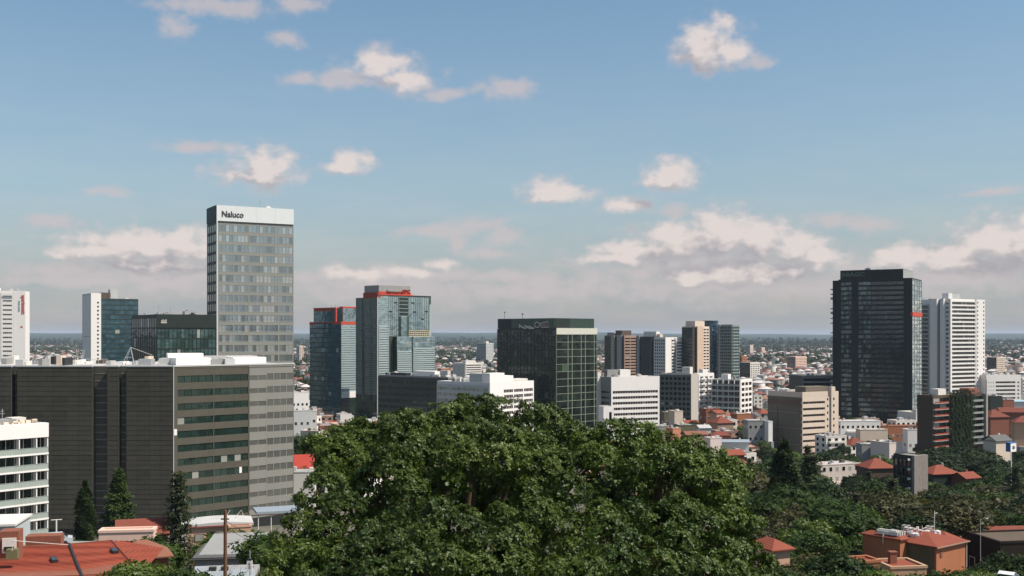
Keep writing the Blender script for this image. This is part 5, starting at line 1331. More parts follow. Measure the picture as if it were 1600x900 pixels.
# ------------------------------------------------------------------ houses near by, one by one
def roof_mesh(w, d, h, eave=0.5, kind='hip', th=0.18):
    m = MB(); x0, x1, y0, y1 = -eave, w + eave, -eave, d + eave
    if kind == 'hip':
        if w >= d: a, b = ((x0 + (y1 - y0) / 2), (y0 + y1) / 2), ((x1 - (y1 - y0) / 2), (y0 + y1) / 2)
        else: a, b = ((x0 + x1) / 2, y0 + (x1 - x0) / 2), ((x0 + x1) / 2, y1 - (x1 - x0) / 2)
        A, B = (*a, h), (*b, h)
        if w >= d:
            m.poly([(x0, y0, 0), (x1, y0, 0), B, A]); m.poly([(x1, y0, 0), (x1, y1, 0), B]); m.poly([(x1, y1, 0), (x0, y1, 0), A, B]); m.poly([(x0, y1, 0), (x0, y0, 0), A])
        else:
            m.poly([(x0, y0, 0), (x1, y0, 0), A]); m.poly([(x1, y0, 0), (x1, y1, 0), B, A]); m.poly([(x1, y1, 0), (x0, y1, 0), B]); m.poly([(x0, y1, 0), (x0, y0, 0), A, B])
    else:
        ym = (y0 + y1) / 2
        m.poly([(x0, y0, 0), (x1, y0, 0), (x1, ym, h), (x0, ym, h)]); m.poly([(x1, y1, 0), (x0, y1, 0), (x0, ym, h), (x1, ym, h)])
    m.box(x0, x1, y0, y1, -th, -0.005)
    return m, ((x0 + x1) / 2, (y0 + y1) / 2)


PPH = 0.32


def house(label, px, Y, yaw, w, d, hw, hr, wm, rm, kind='hip', nwin=3, storeys=1, ytop=None, chim=0, group=None, cat='house', wincol=None, name='house', X=None, skylight=0):
    X = PX(px, Y) if X is None else X; zg = ground(X, Y); rr = random.Random(int(px * 7 + Y))
    if nwin and w > 5: nwin = max(nwin, int(w / 2.7))
    if ytop is not None: hw = max(2.6, PZ(ytop, Y) - zg - hr)
    t = thing(name, label, cat, (X, Y, zg), R(yaw), group)
    x0, y0 = -w / 2, -d / 2
    m = MB().box(x0, x0 + w, y0, y0 + d, -2.5, hw)
    if kind == 'gable':
        for x in (x0, x0 + w):
            m.poly([(x, y0, hw), (x, y0 + d, hw), (x, y0 + d / 2, hw + hr * d / (d + 1))])
    link('wall', m.mesh('wall', wm), t)
    if kind == 'flat':
        q = MB(); p = 0.3
        q.box(x0 - .1, x0 + w + .1, y0 - .1, y0 + p, hw, hw + PPH).box(x0 - .1, x0 + w + .1, y0 + d - p, y0 + d + .1, hw, hw + PPH).box(x0 - .1, x0 + p, y0 + p, y0 + d - p, hw, hw + PPH).box(x0 + w - p, x0 + w + .1, y0 + p, y0 + d - p, hw, hw + PPH)
        link('parapet', q.mesh('parapet', wm), t); link('roof', MB().box(x0 + p, x0 + w - p, y0 + p, y0 + d - p, hw, hw + .1).mesh('roof', rm), t)
    else:
        q, _ = roof_mesh(w, d, hr, kind=kind); link('roof', q.mesh('roof', rm), t, (x0, y0, hw + 0.18))
    sh = hw / max(1, storeys)
    wmm = MB().box(-.6, .6, -0.06, 0.02, 0, 1.45).mesh('pane', wincol or GL_WIN); fm = MB().box(-.7, .7, -.04, .02, -.1, 1.55).mesh('window', OFFW)
    for s_ in range(storeys):
        for fx, cnt, ln in (('F', nwin, w), ('L', max(1, nwin - 1), d), ('R', max(1, nwin - 1), d)):
            for i in range(cnt):
                u = (i + .5) / cnt * ln; z = s_ * sh + sh * .38
                loc, rot = ((x0 + u, y0 - .01, z), 0) if fx == 'F' else (((x0 - .01, y0 + u, z), R(-90)) if fx == 'L' else ((x0 + w + .01, y0 + u, z), R(90)))
                o = link('window', fm, t, loc, (0, 0, rot)); link('pane', wmm, o)
    for i in range(chim):
        c = MB(); cx = x0 + w * (.25 + .5 * i); c.box(cx, cx + .9, 0, .7, hw, hw + hr + 1.1).box(cx - .08, cx + .98, -.08, .78, hw + hr + 1.1, hw + hr + 1.25)
        link('chimney', c.mesh('chimney', BRICK), t)
    if kind == 'flat' and w > 4 and Y > 200:
        for i in range(rr.randint(2, 5)):
            a, b = rr.uniform(.7, 1.8), rr.uniform(.6, 1.4); x, y = rr.uniform(x0 + .5, x0 + w - a - .5), rr.uniform(y0 + .5, y0 + d - b - .4)
            link('roof_unit', MB().box(x, x + a, y, y + b, hw, hw + rr.uniform(.5, 1.5)).mesh('roof_unit', rr.choice([LGREY, OFFW, GREYW, BROWN, CREAM])), t)
        link('aerial', MB().tube([(x0 + 1, y0 + 1, hw), (x0 + 1, y0 + 1, hw + rr.uniform(1.5, 3))], .05, 4).mesh('aerial', STEEL), t)
        if storeys > 1 and rr.random() < .6: link('balcony', MB().box(x0 + w * .15, x0 + w * .6, y0 - 1, y0, sh, sh + .9).mesh('balcony', wm), t)
    elif Y > 200:
        link('chimney', MB().box(x0 + w * .7, x0 + w * .7 + .7, y0 + d * .6, y0 + d * .6 + .7, hw, hw + hr + .6).mesh('chimney', rr.choice([BRICK, OFFW, GREYW])), t)
        if rr.random() < .6: link('lean_to', MB().box(x0 + w * .2, x0 + w * .75, y0 - 2.2, y0, -2, hw * .45).mesh('lean_to', rr.choice([TIN, GREYW, wm])), t)
    FOOT.append((X, Y, math.hypot(w, d) / 2)); return t


def car(X, Y, yaw, mat, label, z=None):
    t = thing('parked_car', label, 'car', (X, Y, ground(X, Y) + .45 if z is None else z), R(yaw))
    m = MB(); pr = [(-2.1, .35), (-2.15, .75), (-2.0, .92), (-1.1, 1.0), (-.55, 1.42), (1.0, 1.45), (1.6, 1.02), (2.1, .92), (2.15, .4)]
    for y in (-.85, .85): m.poly([(x, y, z) for x, z in (pr if y > 0 else pr[::-1])])
    for (a, b), (c, d) in zip(pr, pr[1:] + pr[:1]): m.poly([(a, -.85, b), (c, -.85, d), (c, .85, d), (a, .85, b)][::-1])
    link('body', m.mesh('body', mat), t)
    g = MB()
    for y in (-.87, .87): g.poly([(-1.0, y, 1.03), (-.5, y, 1.36), (.95, y, 1.38), (1.4, y, 1.05)][::(1 if y < 0 else -1)])
    g.poly([(-1.12, -.7, 1.02), (-1.12, .7, 1.02), (-.58, .7, 1.42), (-.58, -.7, 1.42)][::-1]); g.poly([(1.62, -.7, 1.04), (1.62, .7, 1.04), (1.04, .7, 1.45), (1.04, -.7, 1.45)])
    link('windscreen', g.mesh('windscreen', GL_BLK), t)
    wm = MB().tube([(0, -.1, 0), (0, .1, 0)], .33, 12).mesh('wheel', RUB)
    for x in (-1.35, 1.35):
        for y in (-.82, .82): link('wheel', wm, t, (x, y, .33))
    return t


def tiled_roof_house():
    """bottom left: big red roof with a dormer, a chimney stack, skylights and a dark valley strip"""
    Y = 106.0; X = PX(60, Y); zb = ground(X, Y)
    t = thing('red_roof_house', 'house with a big terracotta roof, skylights and a brick chimney in the bottom left corner', 'house', (X, Y, zb), R(12))
    z = lambda py, y=Y: PZ(py, y) - zb
    zr = z(849, 116); ze = z(905, 102)
    link('wall', MB().box(-9, 8, -4, 11, -2, ze + .2).mesh('wall', BRICK), t)
    # two roof planes meeting in a valley
    def plane(name, a, b, c, d, n):
        """a slope from eave a-b up to ridge d-c laid in courses of tiles"""
        m = MB(); a, b, c, d = map(Vector, (a, b, c, d)); nrm = (b - a).cross(d - a).normalized()
        for i in range(n):
            p, q = i / n, (i + 1) / n
            p0, p1 = a + (d - a) * p, b + (c - b) * p; q0, q1 = a + (d - a) * q, b + (c - b) * q
            m.poly([p0 + nrm * .09, p1 + nrm * .09, q1 + nrm * .02, q0 + nrm * .02]); m.poly([p0, p1, p1 + nrm * .09, p0 + nrm * .09])
        link(name, m.mesh(name, tile('red_clay_tiles', (0.27, 0.062, 0.034), .45)), t)
    plane('roof_slope', (-10, -5, ze), (4.9, -5, ze), (1.2, 9, zr), (-10, 9, zr - .2), 26)
    plane('roof_slope', (4.9, -5, ze), (10.0, -3.5, ze - .2), (5.4, 9.5, zr + .15), (1.2, 9, zr), 26)
    plane('roof_slope', (10, -3.5, ze - .2), (11, 6, ze + .5), (6.2, 9.7, zr + .1), (5.4, 9.5, zr + .15), 12)
    plane('roof_slope', (9.5, 12.5, ze), (-10, 13, ze), (-10, 9, zr - .2), (5.4, 9.5, zr + .15), 8)
    link('valley_gutter', MB().tube([(4.9, -5.05, ze + .14), (1.2, 9.0, zr + .12)], .16, 6).mesh('valley_gutter', DARK), t)
    link('ridge_cap', MB().tube([(-10, 9, zr - .15), (1.2, 9, zr + .05), (5.4, 9.5, zr + .2), (10, -3.5, ze - .1)], .12, 6).mesh('ridge_cap', RTILE), t)
    f = lambda u, v: (-10 + (13) * u, -5 + 14 * v, ze + (zr - ze) * v)
    for nm, (x, y) in (('skylight', (1.0, 2.2)), ('skylight', (6.3, 5.0))):
        v = (y + 5) / 14; zz = ze + (zr - ze) * v + .16; sl = math.atan2(zr - ze, 14)
        o = link('skylight', MB().box(-.3, .3, -.8, .8, -.05, .14).mesh('skylight', DARK), t, (x, y, zz), (sl, 0, R(20))); link('pane', MB().box(-.2, .2, -.68, .68, .14, .16).mesh('pane', GL_BLK), o)
    # dormer and stack
    st = MB().box(-4.3, -2.5, 3.2, 5.2, ze, z(826, 110)); s_ = link('chimney_stack', st.mesh('chimney_stack', BRICK), t)
    link('stack_frame', MB().box(-4.0, -2.7, 3.05, 3.2, z(862, 109), z(836, 110)).mesh('stack_frame', OFFW), t)
    link('window', MB().box(-3.8, -2.9, 2.95, 3.06, z(859, 109), z(849, 110)).mesh('window', GL_BLK), t)
    link('chimney_stack', MB().box(-3.2, .3, 9.4, 11.2, ze, z(832, 117)).mesh('chimney_stack', BRICK), t)
    vent = link('roof_vent', MB().box(-2.9, -1.9, -.2, .6, ze + 1.2, ze + 2.1).mesh('roof_vent', wall('moss_grey', (0.14, 0.14, 0.07), .2)), t)
    link('antenna', MB().tube([(-2.2, -.8, ze + 2.1), (-2.2, -.8, ze + 3.1), (1.4, 7.4, z(850, 114))], .03, 4).mesh('antenna', OFFW), t)
    FOOT.append((X, Y + 4, 12))
    c = thing('antenna_mast', 'grey T-shaped aerial standing behind the red roof', 'antenna', (PX(88, 126), 126, zb))
    zz = PZ(812, 126) - zb
    link('mast', MB().tube([(0, 0, 0), (0, 0, zz)], .09, 6).mesh('mast', OFFW), c); link('cross_bar', MB().tube([(-.6, 0, zz - .05), (.6, .1, zz)], .06, 5).mesh('cross_bar', OFFW), c)
    q = thing('house', 'pale grey flat-roofed annex squeezed left of the brick chimney', 'house', (PX(5, 125), 125, ground(PX(5, 125), 125)), R(10))
    hz = PZ(822, 125) - ground(PX(5, 125), 125); link('wall', MB().box(-6, 1.2, 0, 7, -1, hz).mesh('wall', wall('blue_grey_render', (0.42, 0.46, 0.46), .1)), q); link('roof', MB().box(-6.2, 1.4, -.3, 7.2, hz, hz + .25).mesh('roof', OFFW), q)
    link('window', MB().box(-1.5, .4, -.08, .02, hz - 2.6, hz - 1.1).mesh('window', GL_WIN), q)


tiled_roof_house()


def left_corner():
    # car-like silver top behind the roof
    zc = PZ(853, 124); car(PX(82, 124), 124, 20, CAR_S, 'silver car parked behind the big terracotta roof', z=zc)
    p = thing('parking_deck', 'small concrete deck behind the terracotta roof carrying the silver car', 'deck', (PX(82, 124), 124, zc - 3)); link('slab', MB().box(-4, 4, -3, 3, -6, 2.98).mesh('slab', PAVE), p)
    Y = 138; t = house('pink rendered wall house with a brown tiled corner, behind the yellow-green tree', 200, Y, 8, 6.6, 2.2, 4, .6, PINK, PINK, 'flat', 0, 1, ytop=822, name='pink_house')
    house('house with a russet gabled roof right behind the pink wall', 222, 150, 20, 6, 6, 4, 1.6, BRICK, RTILE, 'gable', 1, ytop=812)
    house('brown tiled lean-to roof below the pink wall', 222, 118, 25, 5, 4, 2.6, 1.5, BRICK, BTILE, 'hip', 1, ytop=846)
    # peach building with shallow pale roof
    Y = 178; X = PX(300, Y); zb = ground(X, Y); t = thing('peach_building', 'long peach rendered building with pale low roof behind the wooden pole', 'building', (X, Y, zb), R(18))
    z = lambda py: PZ(py, Y) - zb; w = 9.6
    link('wall', MB().box(-1, w, 0, 4.4, -2, z(822)).mesh('wall', PEACH), t); link('end_wall', MB().box(-1.8, -.9, -.5, 3, -2, z(818)).mesh('end_wall', WHITE), t)
    m = MB(); n = 10
    for i in range(n):
        a, b = -1.2 + (w + 1.4) * i / n, -1.2 + (w + 1.4) * (i + 1) / n; h = lambda x: z(822) + .35 * math.sin((x + 1.2) / (w + 1.4) * math.pi) + .1
        m.poly([(a, -.4, h(a)), (b, -.4, h(b)), (b, 4.6, h(b) + .35), (a, 4.6, h(a) + .35)]); m.poly([(a, -.4, z(822) - .3), (b, -.4, z(822) - .3), (b, -.4, h(b)), (a, -.4, h(a))])
    link('roof', m.mesh('roof', LROOF), t)
    link('eave_trim', MB().box(-1, w, -.45, -.38, z(824), z(822.5)).mesh('eave_trim', REDB), t)
    for px, yt, yb, wd in ((310, 836, 846, 1.2), (330, 833, 845, 1.4), (366, 829, 840, 1.8)):
        u = (px - 300) / F * Y / math.cos(R(18)); o = link('window', MB().box(u - wd / 2 - .1, u + wd / 2 + .1, -.08, .02, z(yb) - .1, z(yt) + .1).mesh('window', BROWN), t); link('pane', MB().box(u - wd / 2, u + wd / 2, -.1, -.05, z(yb), z(yt)).mesh('pane', GL_BLK), o)
    link('dish_frame', MB().tube([(6.5, 2, z(820)), (8, 2.2, z(804)), (8.6, 2, z(820))], .05, 4).tube([(5, 2, z(820)), (6.2, 2.2, z(803))], .04, 4).mesh('dish_frame', OFFW), t)
    FOOT.append((X + 4, Y + 4, 9))
    house('salmon rendered cabin with a flat roof, right end of the peach building', 374, 181, 18, 3.6, 4, 3, .4, PEACH, LROOF, 'flat', 1, ytop=817)
    car(PX(328, 168), 168, 15, CAR_S, 'silver car parked in front of the peach wall')
    car(PX(338, 166), 166, 15, wall('dull_red_car_paint', (0.25, 0.04, 0.03), .05, rough=.3, spec=.5), 'dull red car partly behind the wooden pole')
    # grey roofs
    def slab_roof(label, px0, px1, y0, y1, Ya, Yb, mat, nm='grey_roof_house'):
        X0, X1 = PX(px0, Ya), PX(px1, Ya); zb = ground((X0 + X1) / 2, Ya); t = thing(nm, label, 'house', (X0, Ya, zb), R(8)); za, zc = PZ(y1, Ya) - zb, PZ(y0, Yb) - zb
        W_ = X1 - X0; D_ = Yb - Ya
        m = MB().poly([(0, 0, za), (W_, 0, za), (W_ - 1, D_, zc), (-1, D_, zc)]); m.box(0, W_, 0, .12, za - .25, za - .01); link('roof', m.mesh('roof', mat), t)
        link('wall', MB().box(.3, W_ - .3, .3, D_ - .5, -2, za - .3).mesh('wall', GREYW), t)
        ribs = MB()
        for i in range(1, int(W_ / 1.1)): ribs.tube([(i * 1.1, 0, za + .03), (i * 1.1 - 1 * i * 1.1 / W_, D_, zc + .03)], .035, 4)
        link('roof_rib', ribs.mesh('roof_rib', mat), t, kind='stuff')
        vm = MB().box(-.35, .35, -.35, .35, 0, .35).mesh('roof_vent', DARK)
        for k in (0.2, .4): link('roof_vent', vm, t, (W_ * k, D_ * .6, za + (zc - za) * .6))
        FOOT.append((X0 + W_ / 2, Ya + D_ / 2, max(W_, D_) / 2)); return t
    slab_roof('low shed with a sloping slate-grey roof and two vents, left of the wooden pole', 300, 402, 848, 872, 128, 146, GTILE)
    slab_roof('white-edged metal roof at the bottom edge, below the slate-grey shed', 302, 398, 884, 905, 104, 112, TIN)
    Y = 200; X = PX(398, Y); zb = ground(X, Y); t = thing('canopy', 'blue-grey flat canopy on thin posts by the foot of the dark office', 'canopy', (X, Y, zb), R(20))
    z = lambda py: PZ(py, Y) - zb
    link('roof', MB().box(0, 8.5, -3, 3, z(800), z(796.5)).mesh('roof', wall('blue_grey_sheet', (0.25, 0.29, 0.33), .1, rough=.5)), t)
    for x in (0.3, 2.6, 8.0): link('post', MB().tube([(x, -2.8, -2), (x, -2.8, z(800))], .09, 6).mesh('post', OFFW), t)
    link('beam', MB().box(-1.5, 8.6, -3.1, -2.95, z(802), z(800.3)).mesh('beam', BROWN), t)
    FOOT.append((X + 4, Y, 5))
    Y = 172; X = PX(385, Y); zb = ground(X, Y); zz = PZ(850, Y); t = thing('garden_wall', 'low grey retaining wall with a white end post below the canopy', 'wall', (X, Y, zb), R(-4)); link('wall', MB().box(-5, 3.6, 0, .3, -1, zz - zb + .9).mesh('wall', LGREY), t); link('end_post', MB().box(3.6, 3.9, -.1, .4, -1, zz - zb + 1.5).mesh('end_post', WHITE), t)
    f = MB(); 
    for i in range(24): f.tube([(-5 + i * .36, .15, zz - zb + .9), (-5 + i * .36, .15, zz - zb + 1.8)], .02, 4)
    f.tube([(-5, .15, zz - zb + 1.8), (3.6, .15, zz - zb + 1.8)], .03, 4); link('railing', f.mesh('railing', LGREY), t, kind='stuff')
    # pole and hanging sign
    Y = 82; X = PX(351.5, Y); zb = ground(X, Y); t = thing('utility_pole', 'bare brown wooden utility pole near the bottom left', 'pole', (X, Y, zb)); link('pole', MB().tube([(0, 0, -1), (.03, 0, PZ(797, Y) - zb)], [.17, .12], 10).mesh('pole', WOOD), t)
    link('bracket', MB().box(-.3, .3, -.05, .05, PZ(812, Y) - zb, PZ(810, Y) - zb).mesh('bracket', DARK), t)
    Y = 70; X = PX(390, Y); zb = ground(X, Y); zz = PZ(885, Y) - zb; t = thing('hanging_sign', 'small white rectangular sign box with grey marks on a thin post', 'sign', (X, Y, zb))
    link('post', MB().tube([(0, .1, -1), (0, .1, zz + 1.0)], .03, 6).mesh('post', STEEL), t); link('board', MB().box(-.17, .17, -.05, .05, zz - .32, zz + .38).mesh('board', WHITE), t); link('cap', MB().box(-.14, .14, -.06, .06, zz + .39, zz + .5).mesh('cap', DARK), t)
    link('marks', MB().box(-.06, .05, -.058, -.05, zz + .08, zz + .24).box(-.04, .07, -.058, -.05, zz - .14, zz + .03).mesh('mark', wall('grey_ink', (0.2, 0.2, 0.25), .05)), t).name = 'mark'
    t = thing('utility_cable', 'thin pale overhead cables strung from the wooden pole to the right', 'cable', (PX(351.5, 82), 82, ground(PX(351.5, 82), 82)))
    m = MB(); x0, y0 = PX(351.5, 82), 82; zt = PZ(848, 82)
    for dz in (0, .5):
        pts = []
        for i in range(9):
            s_ = i / 8; xx = x0 + (PX(430, 150) - x0) * s_; yy = y0 + (150 - y0) * s_; z_ = PZ(812, 82) + (PZ(826, 150) - PZ(812, 82)) * s_ - 1.2 * math.sin(s_ * math.pi) - dz; pts.append((xx - x0, yy - y0, z_ - ground(x0, y0)))
        m.tube(pts, .02, 4)
    link('cable', m.mesh('cable', DARK), t)


left_corner()


def right_corner():
    """bottom right: orange rooftops crowded with tanks and aerials"""
    Y = 150; px0 = 1463; X = PX(px0, Y); zb = ground(X, Y); yaw = R(38)
    t = thing('orange_house', 'large terracotta-roofed house crowded with white tanks and aerials, bottom right', 'house', (X, Y, zb), yaw)
    z = lambda py, y=Y: PZ(py, y) - zb
    OW = ORANGE; DW = wall('painted_shade_render', (0.11, 0.085, 0.05), .25)
    ze = z(856); zr = z(827, 158)
    link('wall', MB().box(0, 7.5, 0, 9, -3, ze).mesh('wall', OW), t)
    q, _ = roof_mesh(7.5, 9, zr - ze, .35, 'hip'); link('roof', q.mesh('roof', OTILE), t, (0, 0, ze + .18))
    link('side_wall', MB().box(-.12, 0, .3, 9, -3, ze - .1).mesh('side_wall', DW), t)  # dark sheet painting the shade of this side over the orange wall
    link('window', MB().box(.9, 1.5, -.1, 0.02, z(872), z(863)).mesh('window', BRICK), t)
    link('gutter', MB().box(-.5, 8.0, -.5, -.35, ze - .02, ze + .12).box(7.85, 8.0, -.35, 9.4, ze - .02, ze + .12).mesh('gutter', BROWNB), t)
    link('downpipe', MB().tube([(7.7, -.1, ze), (7.7, -.1, -2)], .07, 6).mesh('downpipe', OFFW), t)
    # lower wings
    link('wing_wall', MB().box(-1.7, -.1, 4.5, 10.5, -3, z(850)).mesh('wing_wall', OW), t); q, _ = roof_mesh(1.6, 6.0, .5, .3, 'hip'); link('wing_roof', q.mesh('wing_roof', OTILE), t, (-1.7, 4.5, z(850) + .18))
    link('wing_wall', MB().box(7.6, 11.6, 2.5, 9, -3, z(866)).mesh('wing_wall', wall('rust_render', (0.36, 0.15, 0.06), .15)), t); q, _ = roof_mesh(4.0, 6.5, 1.3, .4, 'hip'); link('wing_roof', q.mesh('wing_roof', OTILE), t, (7.6, 2.5, z(866) + .18))
    link('terrace', MB().box(1.5, 7.2, 3.2, 7.8, ze - .2, z(846, 154)).mesh('terrace', PINK), t)
    r = random.Random(9)
    tank = MB().tube([(0, 0, 0), (0, 0, 1.0)], .42, 12).tube([(0, 0, 1.0), (0, 0, 1.12)], [.42, .2], 12).mesh('water_tank', wall('pale_tank', (0.60, 0.58, 0.58), .1))
    box = MB().box(-.5, .5, -.4, .4, 0, .8).box(-.2, .1, -.2, .1, .8, 1.2).mesh('roof_unit', wall('pinkish_white', (0.62, 0.50, 0.50), .1)); fm = MB()
    for i in range(4): fm.tube([((i % 2) * .8, (i // 2) * .8, 0), ((i % 2) * .8, (i // 2) * .8, 1.6)], .035, 4)
    fm.tube([(0, 0, 1.6), (.8, 0, 1.6), (.8, .8, 1.6), (0, .8, 1.6), (0, 0, 1.6)], .035, 4); fme = fm.mesh('pipe_frame', OFFW)
    zt = z(846, 154)
    for i in range(7): link('water_tank', tank, t, (r.uniform(1.8, 6.8), r.uniform(3.3, 6), zt))
    for i in range(9): link('roof_unit', box, t, (r.uniform(1.8, 6.8), r.uniform(3.3, 7.2), zt), (0, 0, r.uniform(0, 1)))
    for i in range(7): link('pipe_frame', fme, t, (r.uniform(1.6, 6), r.uniform(3.4, 7), zt))
    for x, y, py, yy in ((3.4, 4.2, 817, 158), (-2.0, 7, 829, 156), (8.6, 5.4, 812, 152)):
        link('aerial', MB().tube([(x, y, ze - .2), (x, y, z(py, yy))], .06, 6).box(x - .02, x + .8, y - .02, y + .02, z(py, yy) - .4, z(py, yy) - .33).mesh('aerial', OFFW), t)
    sc = MB()
    for i in range(12): sc.box(-1.6 + i * .12, -1.45 + i * .12, 4.6 + r.random() * 4, 4.6 + r.random() * 4.5, z(850) + .5, z(850) + .8 + r.random() * .4)
    link('rooftop_clutter', sc.mesh('rooftop_clutter', OFFW), t, kind='stuff')
    FOOT.append((X, Y + 8, 13))
    house('small tan house with a red flat roof and terracotta chimney, left of the crowded roof', 1405, 140, 8, 4.8, 5, 3, .4, wall('tan_render', (0.42, 0.27, 0.17), .12), OTILE, 'flat', 2, ytop=877, chim=1)
    house('tiny orange block showing through leaves at the bottom, left of the tan house', 1350, 135, 15, 2.6, 3, 3, .6, OW, OTILE, 'flat', 1, ytop=868)
    house('half-hidden tan cottage with a red roof deep in the wood at the bottom', 1275, 150, 15, 6, 4, 3, 1, TAN, OTILE, 'hip', 2, ytop=872)
    house('peach cottage roof peeping out at the right hem of the great tree', 1204, 130, 25, 2.5, 4, 3, 1, PEACH, OTILE, 'hip', 1, ytop=842)
    house('dark brown rendered house at the right edge with a red flat roof strewn with pipes', 1590, 158, 10, 11, 8, 5, .5, wall('very_dark_brown', (0.018, 0.013, 0.009), .2), BROWN, 'flat', 1, ytop=834)
    house('long red-roofed shed at the right edge, behind the white streetlamp', 1578, 185, 6, 14, 6, 3, .8, BRICK, RTILE, 'hip', 2, ytop=823) 
    car(PX(1576, 118), 118, 150, CAR_W, 'white car with only its roof showing in the bottom right corner', z=PZ(916, 118))
    p = thing('parking_deck', 'small deck under the white car at bottom right', 'deck', (PX(1576, 118), 118, PZ(914, 118) - 3)); link('slab', MB().box(-4, 4, -3, 3, -4, 2.98).mesh('slab', PAVE), p)
    def lamp(px, py, Y, label, arm=-.8):
        X = PX(px, Y); zb = ground(X, Y); h = PZ(py, Y) - zb; t = thing('street_lamp', label, 'street lamp', (X, Y, zb)); link('pole', MB().tube([(0, 0, -1), (0, 0, h), (arm * .5, 0, h + .25), (arm, 0, h + .2)], [.04, .03, .025, .025], 6).mesh('pole', LGREY), t)
        link('lamp_head', MB().box(arm - .22, arm + .1, -.08, .08, h + .12, h + .22).mesh('lamp_head', OFFW), t)
    lamp(1532, 812, 140, 'street lamp with a bent arm right of the crowded orange roof', .9)
    # blue and white signboard
    Y = 300; X = PX(1580, Y); zb = ground(X, Y); t = thing('signboard', 'blue and white signboard on a tall white post at the right edge', 'sign', (X, Y, zb), R(35))
    h0, h1 = PZ(706, Y) - zb, PZ(692, Y) - zb
    link('post', MB().tube([(0, 0, -1), (0, 0, h0)], .14, 8).mesh('post', WHITE), t); link('board', MB().box(-.6, 2.2, -.2, 1.2, h0, h1).mesh('board', WHITE), t)
    link('board_side', MB().box(-.68, -.6, -.15, 1.2, h0 + .05, h1 - .05).box(-.7, 2.3, -.3, 1.3, h1, h1 + .1).mesh('board_side', wall('signal_blue', (0.06, 0.16, 0.36), .05)), t)
    link('emblem', MB().box(.3, 1.0, -.24, -.2, h0 + .7, h0 + 1.6).box(1.2, 1.5, -.24, -.2, h0 + .8, h0 + 1.5).mesh('emblem', wall('navy_blue', (0.04, 0.06, 0.2), .05)), t)


right_corner()


